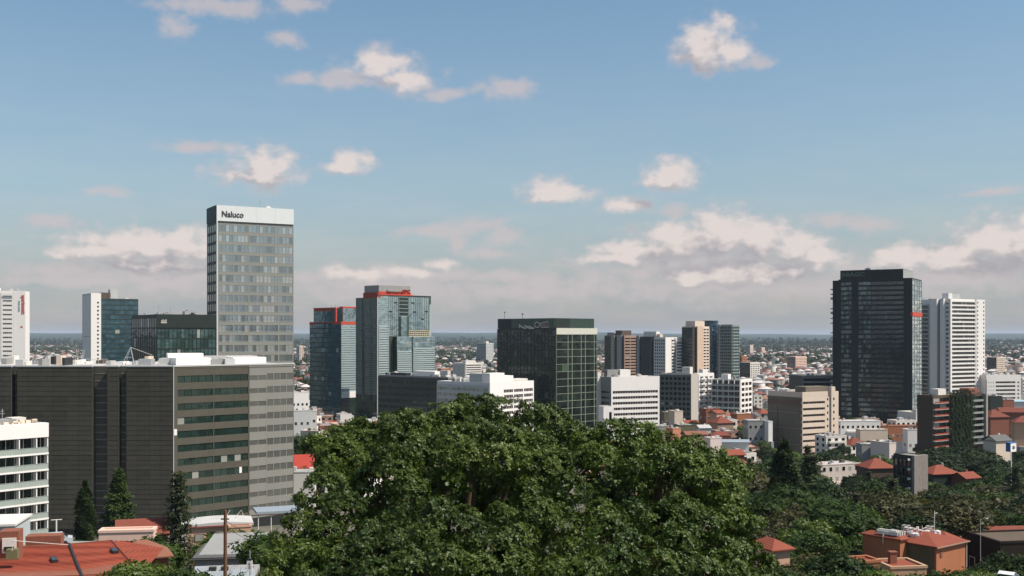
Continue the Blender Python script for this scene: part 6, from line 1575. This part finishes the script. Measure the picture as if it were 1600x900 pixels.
def mid_ground():
    T = wall('tan_render', (0.42, 0.27, 0.17), .12)
    H_ = house
    H_('white and brick two-storey flats with dark openings at the edge of the wood', 1302, 395, 22, 17, 8, 8, .5, wall('pinkish_white_render', (0.55, 0.47, 0.42), .1), LROOF, 'flat', 5, 3, ytop=722, wincol=GL_BLK)
    H_('brick flats with white window bays, right part of the two-storey flats', 1335, 402, 12, 8, 8, 8, .5, wall('brick_rose', (0.42, 0.17, 0.10), .15), LROOF, 'flat', 3, 3, ytop=724)
    H_('house with a bright orange-red hipped roof above a dark wall', 1368, 375, 10, 9.5, 9, 5, 3, wall('dark_brown_brick', (0.085, 0.058, 0.042)), OTILE, 'hip', 2, ytop=716)
    H_('bright terracotta hipped roof just right of the concrete fin block', 1466, 350, 15, 9.5, 8, 4, 2.4, DARKG, OTILE, 'hip', 2, ytop=727)
    H_('small terracotta gable half sunk in the wood below the signboard', 1508, 345, 25, 6, 6, 3, 1.6, BRICK, OTILE, 'gable', 1, ytop=738)
    H_('blank pinkish cube building with a dark grey flank', 1385, 510, 25, 8, 12, 7, .4, wall('pale_pink_render', (0.66, 0.55, 0.50), .06), LROOF, 'flat', 1, 1, ytop=689)
    H_('dark ribbed shed wall left of the pinkish cube', 1358, 520, 2, 10, 8, 6, .4, GREYW, LROOF, 'flat', 0, 1, ytop=692)
    H_('white long building with arched porches at the foot of the black tower', 1340, 640, 4, 24, 9, 5, .5, WHITE, LROOF, 'flat', 6, 2, ytop=656, wincol=GL_BLK)
    H_('pale pavilion with a slab roof on legs, in front of the arched porches', 1362, 590, 2, 15, 7, 4, .3, CREAM, LROOF, 'flat', 3, ytop=670)
    H_('low orange-brown roof terrace beside the arched porches', 1402, 640, 3, 22, 8, 3, .4, ORANGE, BTILE, 'flat', 2, ytop=664)
    H_('white frame kiosk with a diagonal brace, left of the brown creeper block', 1423, 560, 5, 6, 6, 4, .3, WHITE, LROOF, 'flat', 1, ytop=670)
    H_('small three-storey grey office with a white end strip, left of the tan office', 1181, 560, 5, 11, 9, 10, .5, GREYW, LROOF, 'flat', 3, 3, ytop=655, wincol=GL_BLK)
    H_('white end block stuck to the small grey office', 1198, 556, 15, 2.4, 8, 10, .4, WHITE, LROOF, 'flat', 0, 1, ytop=657)
    H_('orange brick two-storey house with dark doorways', 1157, 640, 18, 9, 8, 6, .5, ORANGE, LROOF, 'flat', 4, 2, ytop=645, wincol=GL_BLK)
    H_('terracotta pyramid-roofed house below the grey balcony block', 1126, 600, 20, 10, 10, 5, 3.6, BROWNB, RTILE, 'hip', 2, ytop=650)
    H_('brick terrace with red parapets behind the pyramid roof', 1108, 650, 20, 9, 8, 7, .6, BRICK, RTILE, 'flat', 2, 2, ytop=637)
    H_('salmon gabled house wedged behind the pyramid roof', 1120, 630, 30, 6, 7, 6, 1.6, PEACH, OTILE, 'gable', 2, 2, ytop=641)
    H_('cream cube house at the foot of the dark grid block', 1056, 600, 15, 5, 8, 7, .4, CREAM, LROOF, 'flat', 0, 1, ytop=641)
    H_('olive-brown flat building left of the cream cube house', 1045, 610, 5, 7, 8, 7, .4, wall('olive_render', (0.16, 0.14, 0.10), .1), GRAVEL, 'flat', 2, 2, ytop=643)
    H_('unfinished orange brick tower house amid scaffold-like roofs', 1052, 480, 30, 4.4, 5, 8, .4, wall('orange_brick', (0.45, 0.20, 0.11), .15), LROOF, 'flat', 2, 2, ytop=668, wincol=GL_BLK)
    H_('grey ramshackle house with a tin roof, left of the orange brick tower house', 1030, 490, 12, 7, 6, 7, .5, GREYW, TIN, 'flat', 4, 2, ytop=664, wincol=GL_BLK)
    H_('dark open-framed building right of the orange brick tower house', 1070, 500, 12, 8, 7, 8, .3, wall('dull_olive', (0.12, 0.11, 0.07), .2), TIN, 'flat', 3, 2, ytop=663, wincol=GL_BLK)
    H_('low brown tiled house below the open-framed building', 1085, 450, 12, 9, 6, 4, 1.2, BROWNB, BTILE, 'gable', 2, ytop=674)
    H_('white cube cottage with three small windows at the right skirt of the great tree', 1114, 430, 18, 5, 5, 5, .3, wall('pale_pink_render', (0.66, 0.55, 0.50)), LROOF, 'flat', 3, 1, ytop=683, wincol=GL_BLK)
    H_('low red hipped roof right of the white cube cottage', 1124, 460, 10, 8, 6, 3, 1.6, BRICK, RTILE, 'hip', 1, ytop=674)
    H_('long pale blue-grey metal shed roof behind the russet tree', 1146, 455, -4, 12, 5, 3, .9, OFFW, wall('blue_grey_sheet', (0.25, 0.29, 0.33)), 'gable', 2, ytop=687)
    H_('small orange gabled roof lost in the leaves below the cottages', 1143, 330, 18, 6, 5, 3, 1.4, BRICK, OTILE, 'gable', 2, ytop=703)
    H_('grey house with a pale gable, right of the dark tree', 1098, 560, 12, 6, 7, 5, 1.4, LGREY, LROOF, 'gable', 2, ytop=664)
    H_('white building with tan roof huts right below the blue-green tower', 482, 610, 12, 9, 8, 6, .5, OFFW, LROOF, 'flat', 3, 2, ytop=640, wincol=GL_BLK)
    H_('orange tiled house at the foot of the blue-green tower', 521, 660, 12, 11, 7, 4, 1.4, CREAM, OTILE, 'gable', 3, ytop=658)
    H_('blank white wall of a low house among trees, below the blue-green tower', 488, 500, -15, 9, 6, 5, .3, CREAM, LROOF, 'flat', 0, ytop=672)
    H_('grey-white box building touching the right edge of the dark office', 470, 560, 20, 9, 7, 7, .4, LGREY, LROOF, 'flat', 2, 2, ytop=640)
    H_('white house with dark doorways among trees, right of the dark office', 468, 700, 20, 11, 7, 9, .4, WHITE, LROOF, 'flat', 3, 2, ytop=612, wincol=GL_BLK)
    H_('house with a vivid red roof beside the right edge of the dark office', 469, 330, 8, 8, 10, 4, 3.6, BRICK, wall('vivid_red_sheet', (0.34, 0.05, 0.035), .15), 'gable', 2, ytop=711)
    H_('row of white garage doors under a grey roof, below the vivid red roof', 470, 300, 6, 8, 5, 3, .6, OFFW, TIN, 'flat', 4, ytop=733, wincol=GL_BLK)
    H_('orange building with yellow awnings at the foot of the big pale blue tower', 597, 690, 15, 9, 8, 5, .5, ORANGE, BTILE, 'flat', 2, ytop=657)
    H_('pink-white terrace with roof tanks below the low dark office', 617, 560, 15, 16, 8, 8, .4, wall('pale_pink_render', (0.66, 0.55, 0.50)), LROOF, 'flat', 4, 2, ytop=650)
    H_('white stepped annex right of the pink-white terrace', 640, 555, 15, 6, 6, 8, .4, WHITE, LROOF, 'flat', 1, 2, ytop=644)
    H_('brick-red block behind the roofs of the low dark office', 694, 1250, 20, 12, 16, 12, .5, wall('brick_rose', (0.42, 0.17, 0.10)), LROOF, 'flat', 2, 3, ytop=575)
    H_('brick-red square block under the low white wing', 1569, 700, 12, 8, 9, 8, .4, BRICK, RTILE, 'flat', 1, ytop=624)
    H_('dark glazed cube left of the brick-red square block', 1549, 640, 12, 8, 9, 9, .4, DARKG, DARK, 'flat', 2, ytop=618, wincol=GL_BLK)
    H_('red hipped roof right of the creeper block', 1552, 560, 14, 11, 10, 5, 3.6, BRICK, RTILE, 'hip', 2, ytop=640)
    H_('long curved red roof at the right edge under the white wing', 1582, 600, -8, 15, 8, 5, 2.4, BRICK, RTILE, 'gable', 2, ytop=637)
    H_('salmon tiled roof at the extreme right, above the wood', 1598, 520, -12, 9, 8, 5, 3, PEACH, RTILE, 'hip', 2, ytop=650)
    H_('pale blue metal roof near the right edge, behind the red roofs', 1592, 760, -6, 16, 7, 5, 1, OFFW, wall('pale_blue_sheet', (0.30, 0.42, 0.50), .1), 'gable', 2, ytop=625)
    H_('cream gabled villa with porch, right of the dark wood dome', 1558, 420, 25, 8, 6, 4, 2, CREAM, GTILE, 'gable', 3, ytop=680)


mid_ground()
FOOT.append((PX(1200, 560), 560, 6))


# ------------------------------------------------------------------ the wood on the right, tree by tree
LAND = [(0, 480, 'beyond the dark office roof'), (480, 560, 'near the blue-green tower'), (560, 680, 'near the pale blue tower'), (680, 780, 'behind the low dark office'), (780, 940, 'behind the dark green tower'),
        (940, 1035, 'by the white office'), (1035, 1115, 'below the far cluster of towers'), (1115, 1200, 'by the balcony block'), (1200, 1300, 'around the tan office'), (1300, 1440, 'by the black tower'), (1440, 1540, 'near the white high-rise'), (1540, 1700, 'by the right edge')]


def place_words(X, Y):
    px = 800 + X / Y * F
    for a, b, s_ in LAND:
        if px < b: return s_
    return LAND[-1][2]


def wood_words(x, y):
    px = 800 + x / y * F
    a = [(1215, 'under the brown flank of the tan office'), (1270, 'around the dark cypress spire'), (1320, 'below the brick and white flats'), (1360, 'below the orange hipped roof'), (1400, 'left of the concrete fin block'),
         (1450, 'at the foot of the concrete fin block'), (1500, 'below the terracotta roof'), (1550, 'left of the signboard post'), (9999, 'under the blue and white signboard')]
    w = next(s_ for q, s_ in a if px < q)
    return ('far in the wood, ' if y > 320 else 'mid-wood, ' if y > 240 else 'near in the wood, ') + w


KW = dict(round='mid green tree', dark='dark green tree', russet='olive-russet tree', fresh='bright green tree', cypress='narrow cypress', pine='ragged pine')
ntree = 0
def wood(x0, x1, Ya, Yb, step, kinds, hmin, hmax, words, seed, dens=1.0, lim=None):
    global ntree
    g = random.Random(seed); Y = Ya
    while Y < Yb:
        X = PX(x0, Y) + g.uniform(0, step)
        while X < PX(x1, Y):
            x, y = X + g.uniform(-.3, .3) * step, Y + g.uniform(-.3, .3) * step; X += step
            if g.random() > dens: continue
            if y < 20: continue
            h = g.uniform(hmin, hmax); k = g.choice(kinds)
            if taken(x, y, h * .12): continue
            if lim and 800 + x / y * F > 0:
                zt = ground(x, y) + h; py = HZ + (H - zt) / y * F; px = 800 + x / y * F
                top = np.interp(px, [p for p, q in lim], [q for p, q in lim])
                if py < top: h -= (top - py) / F * y
                if h < 3: continue
            if hidden(x, y, ground(x, y) + h, h * .4): continue
            if words == 'WOOD': wd = wood_words(x, y)
            else: wd = words
            lb = ('tall ' if h > 14 else 'small ' if h < 8 else '') + KW[k] + ' ' + wd; tree(k, x, y, h, lb, KW[k] + 's ' + wd, 1.38 if k in ('round', 'dark', 'fresh', 'russet') else 1.0); ntree += 1
        Y += step


LIM = [(1100, 700), (1150, 692), (1185, 690), (1230, 696), (1250, 715), (1285, 735), (1300, 755), (1350, 752), (1358, 732), (1395, 728), (1400, 735), (1420, 782), (1448, 780), (1452, 742), (1500, 745), (1520, 738), (1560, 712), (1600, 705)]
LIMN = [(1180, 820), (1200, 860), (1215, 868), (1240, 862), (1300, 860), (1340, 888), (1380, 880), (1400, 895), (1440, 898), (1470, 890), (1500, 868), (1550, 872), (1560, 900), (1700, 905)]
wood(1168, 1660, 178, 385, 11.5, ['round', 'round', 'dark', 'dark', 'dark', 'russet', 'pine'], 11, 19, 'WOOD', 5, .97, LIM)
LIM2 = [(1170, 790), (1200, 800), (1230, 772), (1270, 768), (1340, 800), (1365, 838), (1372, 850), (1400, 845), (1480, 822), (1555, 838), (1562, 815), (1600, 818)]
wood(1178, 1660, 160, 178, 7.5, ['round', 'dark', 'russet'], 7, 11, 'on the near slope of the right-hand wood', 6, .95, LIM2)
wood(1185, 1345, 120, 160, 7.0, ['round', 'dark', 'russet', 'fresh'], 6, 10, 'low on the near slope right of the great tree', 16, .95, LIM2)
wood(1190, 1600, 74, 100, 5.6, ['round', 'round', 'fresh'], 5, 9, 'along the bottom edge right of the great tree', 7, .95, LIMN)
wood(1440, 1640, 400, 560, 13, ['dark', 'round'], 11, 17, 'between the wood and the red roofs at right', 8, .6, [(1400, 690), (1450, 690), (1540, 690), (1546, 664), (1600, 668)])
wood(1300, 1440, 400, 640, 15, ['dark', 'round'], 6, 9, 'among the pale buildings below the black tower', 9, .4, [(1300, 690), (1330, 672), (1440, 680)])
wood(-60, 200, 125, 240, 11, ['dark', 'round'], 5, 8, 'in the yard at the foot of the dark office', 10, .35, [(0, 905), (80, 850), (120, 826), (200, 834), (260, 845), (300, 850)])
wood(455, 500, 290, 520, 11, ['dark', 'round'], 7, 12, 'in the gap right of the dark office', 11, .75, [(455, 650), (480, 655), (500, 680)])

# ------------------------------------------------------------------ the town between and beyond the towers
WALLC = [(WHITE, 'white'), (OFFW, 'off-white'), (CREAM, 'cream'), (PINK, 'pink'), (GREYW, 'grey'), (BROWNB, 'brown brick'), (BRICK, 'red brick'), (PEACH, 'peach')]
ROOFC = [(RTILE, 'terracotta'), (OTILE, 'orange-tiled'), (BTILE, 'brown-tiled'), (LROOF, 'pale flat'), (TIN, 'tin'), (GTILE, 'grey-tiled')]


def proto_houses():
    out = []; g = random.Random(99)
    for i in range(26):
        wm, wn = g.choice(WALLC); kind = g.choice(['hip', 'hip', 'gable', 'flat', 'flat']); rm, rn = (LROOF, 'pale flat') if kind == 'flat' else g.choice(ROOFC[:3] + ROOFC[:2] + ROOFC[4:])
        st = g.choice([1, 2, 2, 3]) if kind != 'flat' else g.choice([2, 3, 4]); w, d, hw = g.uniform(8, 13), g.uniform(7, 11), 3.0 * st
        if kind == 'flat': w *= 1.25
        wl = MB().box(0, w, 0, d, -2, hw)
        if kind == 'gable':
            for x in (0, w): wl.poly([(x, 0, hw), (x, d, hw), (x, d / 2, hw + 2.2 * d / (d + 1))])
        if kind == 'flat': rf = MB().box(.3, w - .3, .3, d - .3, hw, hw + .1); wl.box(-.05, w + .05, -.05, .3, hw, hw + .7).box(-.05, w + .05, d - .3, d + .05, hw, hw + .7).box(-.05, .3, .3, d - .3, hw, hw + .7).box(w - .3, w + .05, .3, d - .3, hw, hw + .7); rf.box(w * .3, w * .5, d * .3, d * .6, hw, hw + 2)
        else: rf, _ = roof_mesh(w, d, 2.2 if kind == 'gable' else 2.8, kind=kind)
        wi = MB(); q_ = random.Random(i)
        if kind == 'flat':
            for _ in range(4): a_, b_ = q_.uniform(.5, w - 2), q_.uniform(.5, d - 2); rf.box(a_, a_ + q_.uniform(.6, 1.6), b_, b_ + q_.uniform(.6, 1.4), hw, hw + q_.uniform(.6, 1.5))
            if i % 2: 
                for s_ in range(1, st): wl.box(w * .1, w * .9, -1.1, 0, s_ * 3 - .1, s_ * 3 + .9)
        else:
            wl.box(w * .3, w * .3 + .8, d * .6, d * .6 + .8, hw, hw + 3.2)
            if i % 3 == 0: wl.box(w * .1, w * .5, -2.5, 0, -2, hw * .5); rf.box(w * .08, w * .52, -2.8, 0.1, hw * .5 - hw - .18, hw * .5 - hw)
        for s_ in range(st):
            n = max(2, int(w / 3))
            for k in range(n):
                u = (k + .5) * w / n; wi.box(u - .75, u + .75, -.07, .02, s_ * 3 + .9, s_ * 3 + 2.4)
            n = max(2, int(d / 3))
            for k in range(n):
                u = (k + .5) * d / n; wi.box(-.07, .02, u - .75, u + .75, s_ * 3 + .9, s_ * 3 + 2.4)
        out.append((wl.mesh('wall', wm), rf.mesh('roof', rm), wi.mesh('window', GL_BLK), 0 if kind == 'flat' else hw + .18, f'{wn} {"flats" if kind == "flat" and st > 2 else "house"} with {rn} roof', w, d, hw + 2.5))
    return out


PH = proto_houses(); nh = 0


def town(Ya, Yb, step, seed, hp, tp, maxh, maxt):
    """houses and trees on a jittered grid; returns what did not fit the limits"""
    global nh, ntree
    g = random.Random(seed); Y = Ya; rest = []
    while Y < Yb:
        X = PX(-60, Y) + g.uniform(0, step)
        while X < PX(1660, Y):
            x, y = X + g.uniform(-.28, .28) * step, Y + g.uniform(-.28, .28) * step; X += step
            q = math.sin(x / 61 + 1.3) * math.sin(y / 83 + .4) + .35 * math.sin(x / 23) * math.sin(y / 31)
            r = g.random()
            if 800 + x / y * F > 1185 and y < 650: r = r + .45
            if r < hp - .3 * q:
                p = g.choice(PH)
                if taken(x, y, 7) or hidden(x, y, ground(x, y) + p[7], 8): continue
                if nh >= maxh: continue
                lb = p[4] + ' ' + ('in town ' if y < 800 else 'far off ') + place_words(x, y)
                t = thing('house', lb, 'house', (x, y, ground(x, y)), R(g.choice([15, 20, 105, -70, 60]) + g.uniform(-6, 6)), 'town houses ' + place_words(x, y)); s_ = g.uniform(.85, 1.15); t.scale = (s_, s_, g.uniform(.9, 1.2))
                link('wall', p[0], t); link('roof', p[1], t, (0, 0, p[3])); link('window', p[2], t, kind='stuff'); nh += 1; FOOT.append((x, y, 7))
            elif r < hp + tp + .3 * (y < 650 and x > 100):
                k = g.choice(['round', 'dark', 'dark', 'round', 'fresh']); h = g.uniform(6, 12)
                if taken(x, y, 3) or hidden(x, y, ground(x, y) + h, 4): continue
                if ntree >= maxt: continue
                lb = KW[k] + ' among the houses ' + place_words(x, y); tree(k, x, y, h, lb, 'street trees ' + place_words(x, y), 1.2); ntree += 1
        Y += step


town(300, 700, 15, 1, .42, .40, 150, 330)
town(700, 960, 18, 2, .50, .34, 215, 350)
print('houses', nh, 'trees', ntree)


def far_town():
    """the suburbs past one kilometre: thousands of roofs and tree clumps, too small to pick apart"""
    g = np.random.default_rng(4)
    def cells(Ya, Yb, step0, grow):
        P = []; Y = Ya
        while Y < Yb:
            st = step0 * (1 + grow * (Y - Ya) / 1000); n = int((PX(1690, Y) - PX(-90, Y)) / st)
            x = PX(-90, Y) + (np.arange(n) + g.random(n) * .9) * st; y = Y + (g.random(n) - .5) * st; P.append(np.stack([x, y], 1)); Y += st * .9
        return np.concatenate(P)
    P = cells(965, 5600, 17, .42)
    q = np.sin(P[:, 0] / 190 + 1.3) * np.sin(P[:, 1] / 240 + .4) + .5 * np.sin(P[:, 0] / 71 + P[:, 1] / 300) + .35 * np.sin(P[:, 0] / 430 - P[:, 1] / 600)
    r = g.random(len(P)); ish = r < (0.52 - .27 * q + .08 * (P[:, 1] > 2600)); foot = np.array([f for f in FOOT if f[1] > 900] or [(0, 0, 0)])
    ok = np.ones(len(P), bool)
    for a, b, c in foot: ok &= (P[:, 0] - a) ** 2 + (P[:, 1] - b) ** 2 > (c + 9) ** 2
    px = 800 + P[:, 0] / P[:, 1] * F
    for x0, x1, t, d in OCC:
        if t < 560: ok &= ~((px > x0 + 4) & (px < x1 - 4) & (P[:, 1] > d))
    Hs = P[ok & ish]; Ts = P[ok & ~ish & (r < 1.25)]
    print('far', len(Hs), len(Ts))
    def zg(A): return np.array([ground(a, b) for a, b in A])
    def houses(A, name, kind):
        n = len(A); w = g.uniform(7, 14, n); d = g.uniform(7, 11, n); h = g.choice([3.2, 3.4, 6, 6.2, 9], n); big = g.random(n) < .035; w[big] *= 1.5; h[big] += g.uniform(3, 9, big.sum()); a = np.radians(g.choice([15, 105, 60, -30], n) + g.normal(0, 7, n)); z = zg(A)
        sc = 1 + np.clip((A[:, 1] - 2500) / 4500, 0, .6); w *= sc; d *= sc
        ca, sa = np.cos(a), np.sin(a)
        def pt(lx, ly, lz): return np.stack([A[:, 0] + lx * ca - ly * sa, A[:, 1] + lx * sa + ly * ca, z + lz], 1)
        hw, hd = w / 2, d / 2
        B = [pt(-hw, -hd, -1), pt(hw, -hd, -1), pt(hw, hd, -1), pt(-hw, hd, -1), pt(-hw, -hd, h), pt(hw, -hd, h), pt(hw, hd, h), pt(-hw, hd, h)]
        fl = big | (g.random(n) < .35); rh = np.where(fl, .3, 2.6); e = .5; k = np.where(fl, 1.0, .0); rx = hw * np.where(fl, 1, .35); ry = np.where(fl, hd, .0)
        Rf = [pt(-hw - e, -hd - e, h + .02), pt(hw + e, -hd - e, h + .02), pt(hw + e, hd + e, h + .02), pt(-hw - e, hd + e, h + .02), pt(-rx, -ry, h + rh), pt(rx, -ry, h + rh), pt(rx, ry, h + rh), pt(-rx, ry, h + rh)]
        V = np.stack(B + Rf, 1).reshape(-1, 3)
        wf = [(0, 1, 5, 4), (1, 2, 6, 5), (2, 3, 7, 6), (3, 0, 4, 7)]; rf = [(8, 9, 13, 12), (9, 10, 14, 13), (10, 11, 15, 14), (11, 8, 12, 15), (12, 13, 14, 15)]
        I = (np.arange(n)[:, None, None] * 16 + np.array(wf + rf)[None]).reshape(-1)
        me = bpy.data.meshes.new(name); me.vertices.add(len(V)); me.vertices.foreach_set('co', V.astype(np.float32).ravel()); nq = n * 9
        me.loops.add(nq * 4); me.loops.foreach_set('vertex_index', I.astype(np.int32)); me.polygons.add(nq); me.polygons.foreach_set('loop_start', np.arange(0, nq * 4, 4, dtype=np.int32)); me.polygons.foreach_set('loop_total', np.full(nq, 4, dtype=np.int32))
        me.polygons.foreach_set('material_index', np.tile(np.array([0] * 4 + [1] * 5, dtype=np.int32), n))
        me.materials.append(island_mat('far_wall', [(0, (0.64, 0.60, 0.56)), (.3, (0.62, 0.52, 0.46)), (.48, (0.48, 0.38, 0.32)), (.62, (0.72, 0.69, 0.66)), (.8, (0.26, 0.14, 0.10)), (.88, (0.24, 0.23, 0.22))]))
        me.materials.append(island_mat('far_roof', [(0, (0.20, 0.075, 0.055)), (.22, (0.25, 0.13, 0.095)), (.38, (0.34, 0.32, 0.30)), (.56, (0.16, 0.12, 0.10)), (.68, (0.52, 0.48, 0.46)), (.88, (0.24, 0.23, 0.22))]))
        me.update(calc_edges=True); link(name, me, kind=kind)
    houses(Hs, 'far_houses', 'stuff')
    # tree clumps
    def clumps(A, name, leaves, size, hgt):
        n = len(A); z = zg(A); s_ = g.uniform(.7, 1.25, n) * (1 + np.clip((A[:, 1] - 1800) / 3000, 0, 1.2)); c = np.repeat(np.stack([A[:, 0], A[:, 1], z + hgt * .45 * s_], 1), leaves, 0); S_ = np.repeat(s_, leaves)[:, None]
        d = g.normal(size=(n * leaves, 3)); d /= np.linalg.norm(d, axis=1, keepdims=True); d[:, 2] = np.abs(d[:, 2]) * 1.0 - .15
        C = c + d * np.array([hgt * .52, hgt * .52, hgt * .55]) * S_ * g.uniform(.7, 1.05, (n * leaves, 1))
        me = leaf_mesh(name, C, d + g.normal(0, .35, d.shape), 1, size, .95, leafmat('far_leaf', (0.020, 0.034, 0.012), (0.055, 0.070, 0.024), 0.0, .8, .1), 3, spread=.3, tilt=(-.2, .3)); link(name, me, kind='stuff')
    m = Ts[:, 1] < 2200
    clumps(Ts[m], 'far_trees', 60, 2.3, 7.5); clumps(Ts[~m], 'far_woods', 26, 4.6, 8.5)
    X = cells(5600, 9000, 75, .3); X = X[(np.sin(X[:, 0] / 350) * np.sin(X[:, 1] / 500) + g.normal(0, .6, len(X))) > -.2]; clumps(X, 'far_woods', 16, 13, 10)
    Z = cells(5600, 7600, 90, .3); Z = Z[(np.sin(Z[:, 0] / 350 + 1) * np.sin(Z[:, 1] / 400) + g.normal(0, .5, len(Z))) > .75]; houses(Z, 'far_suburb', 'stuff')


far_town()
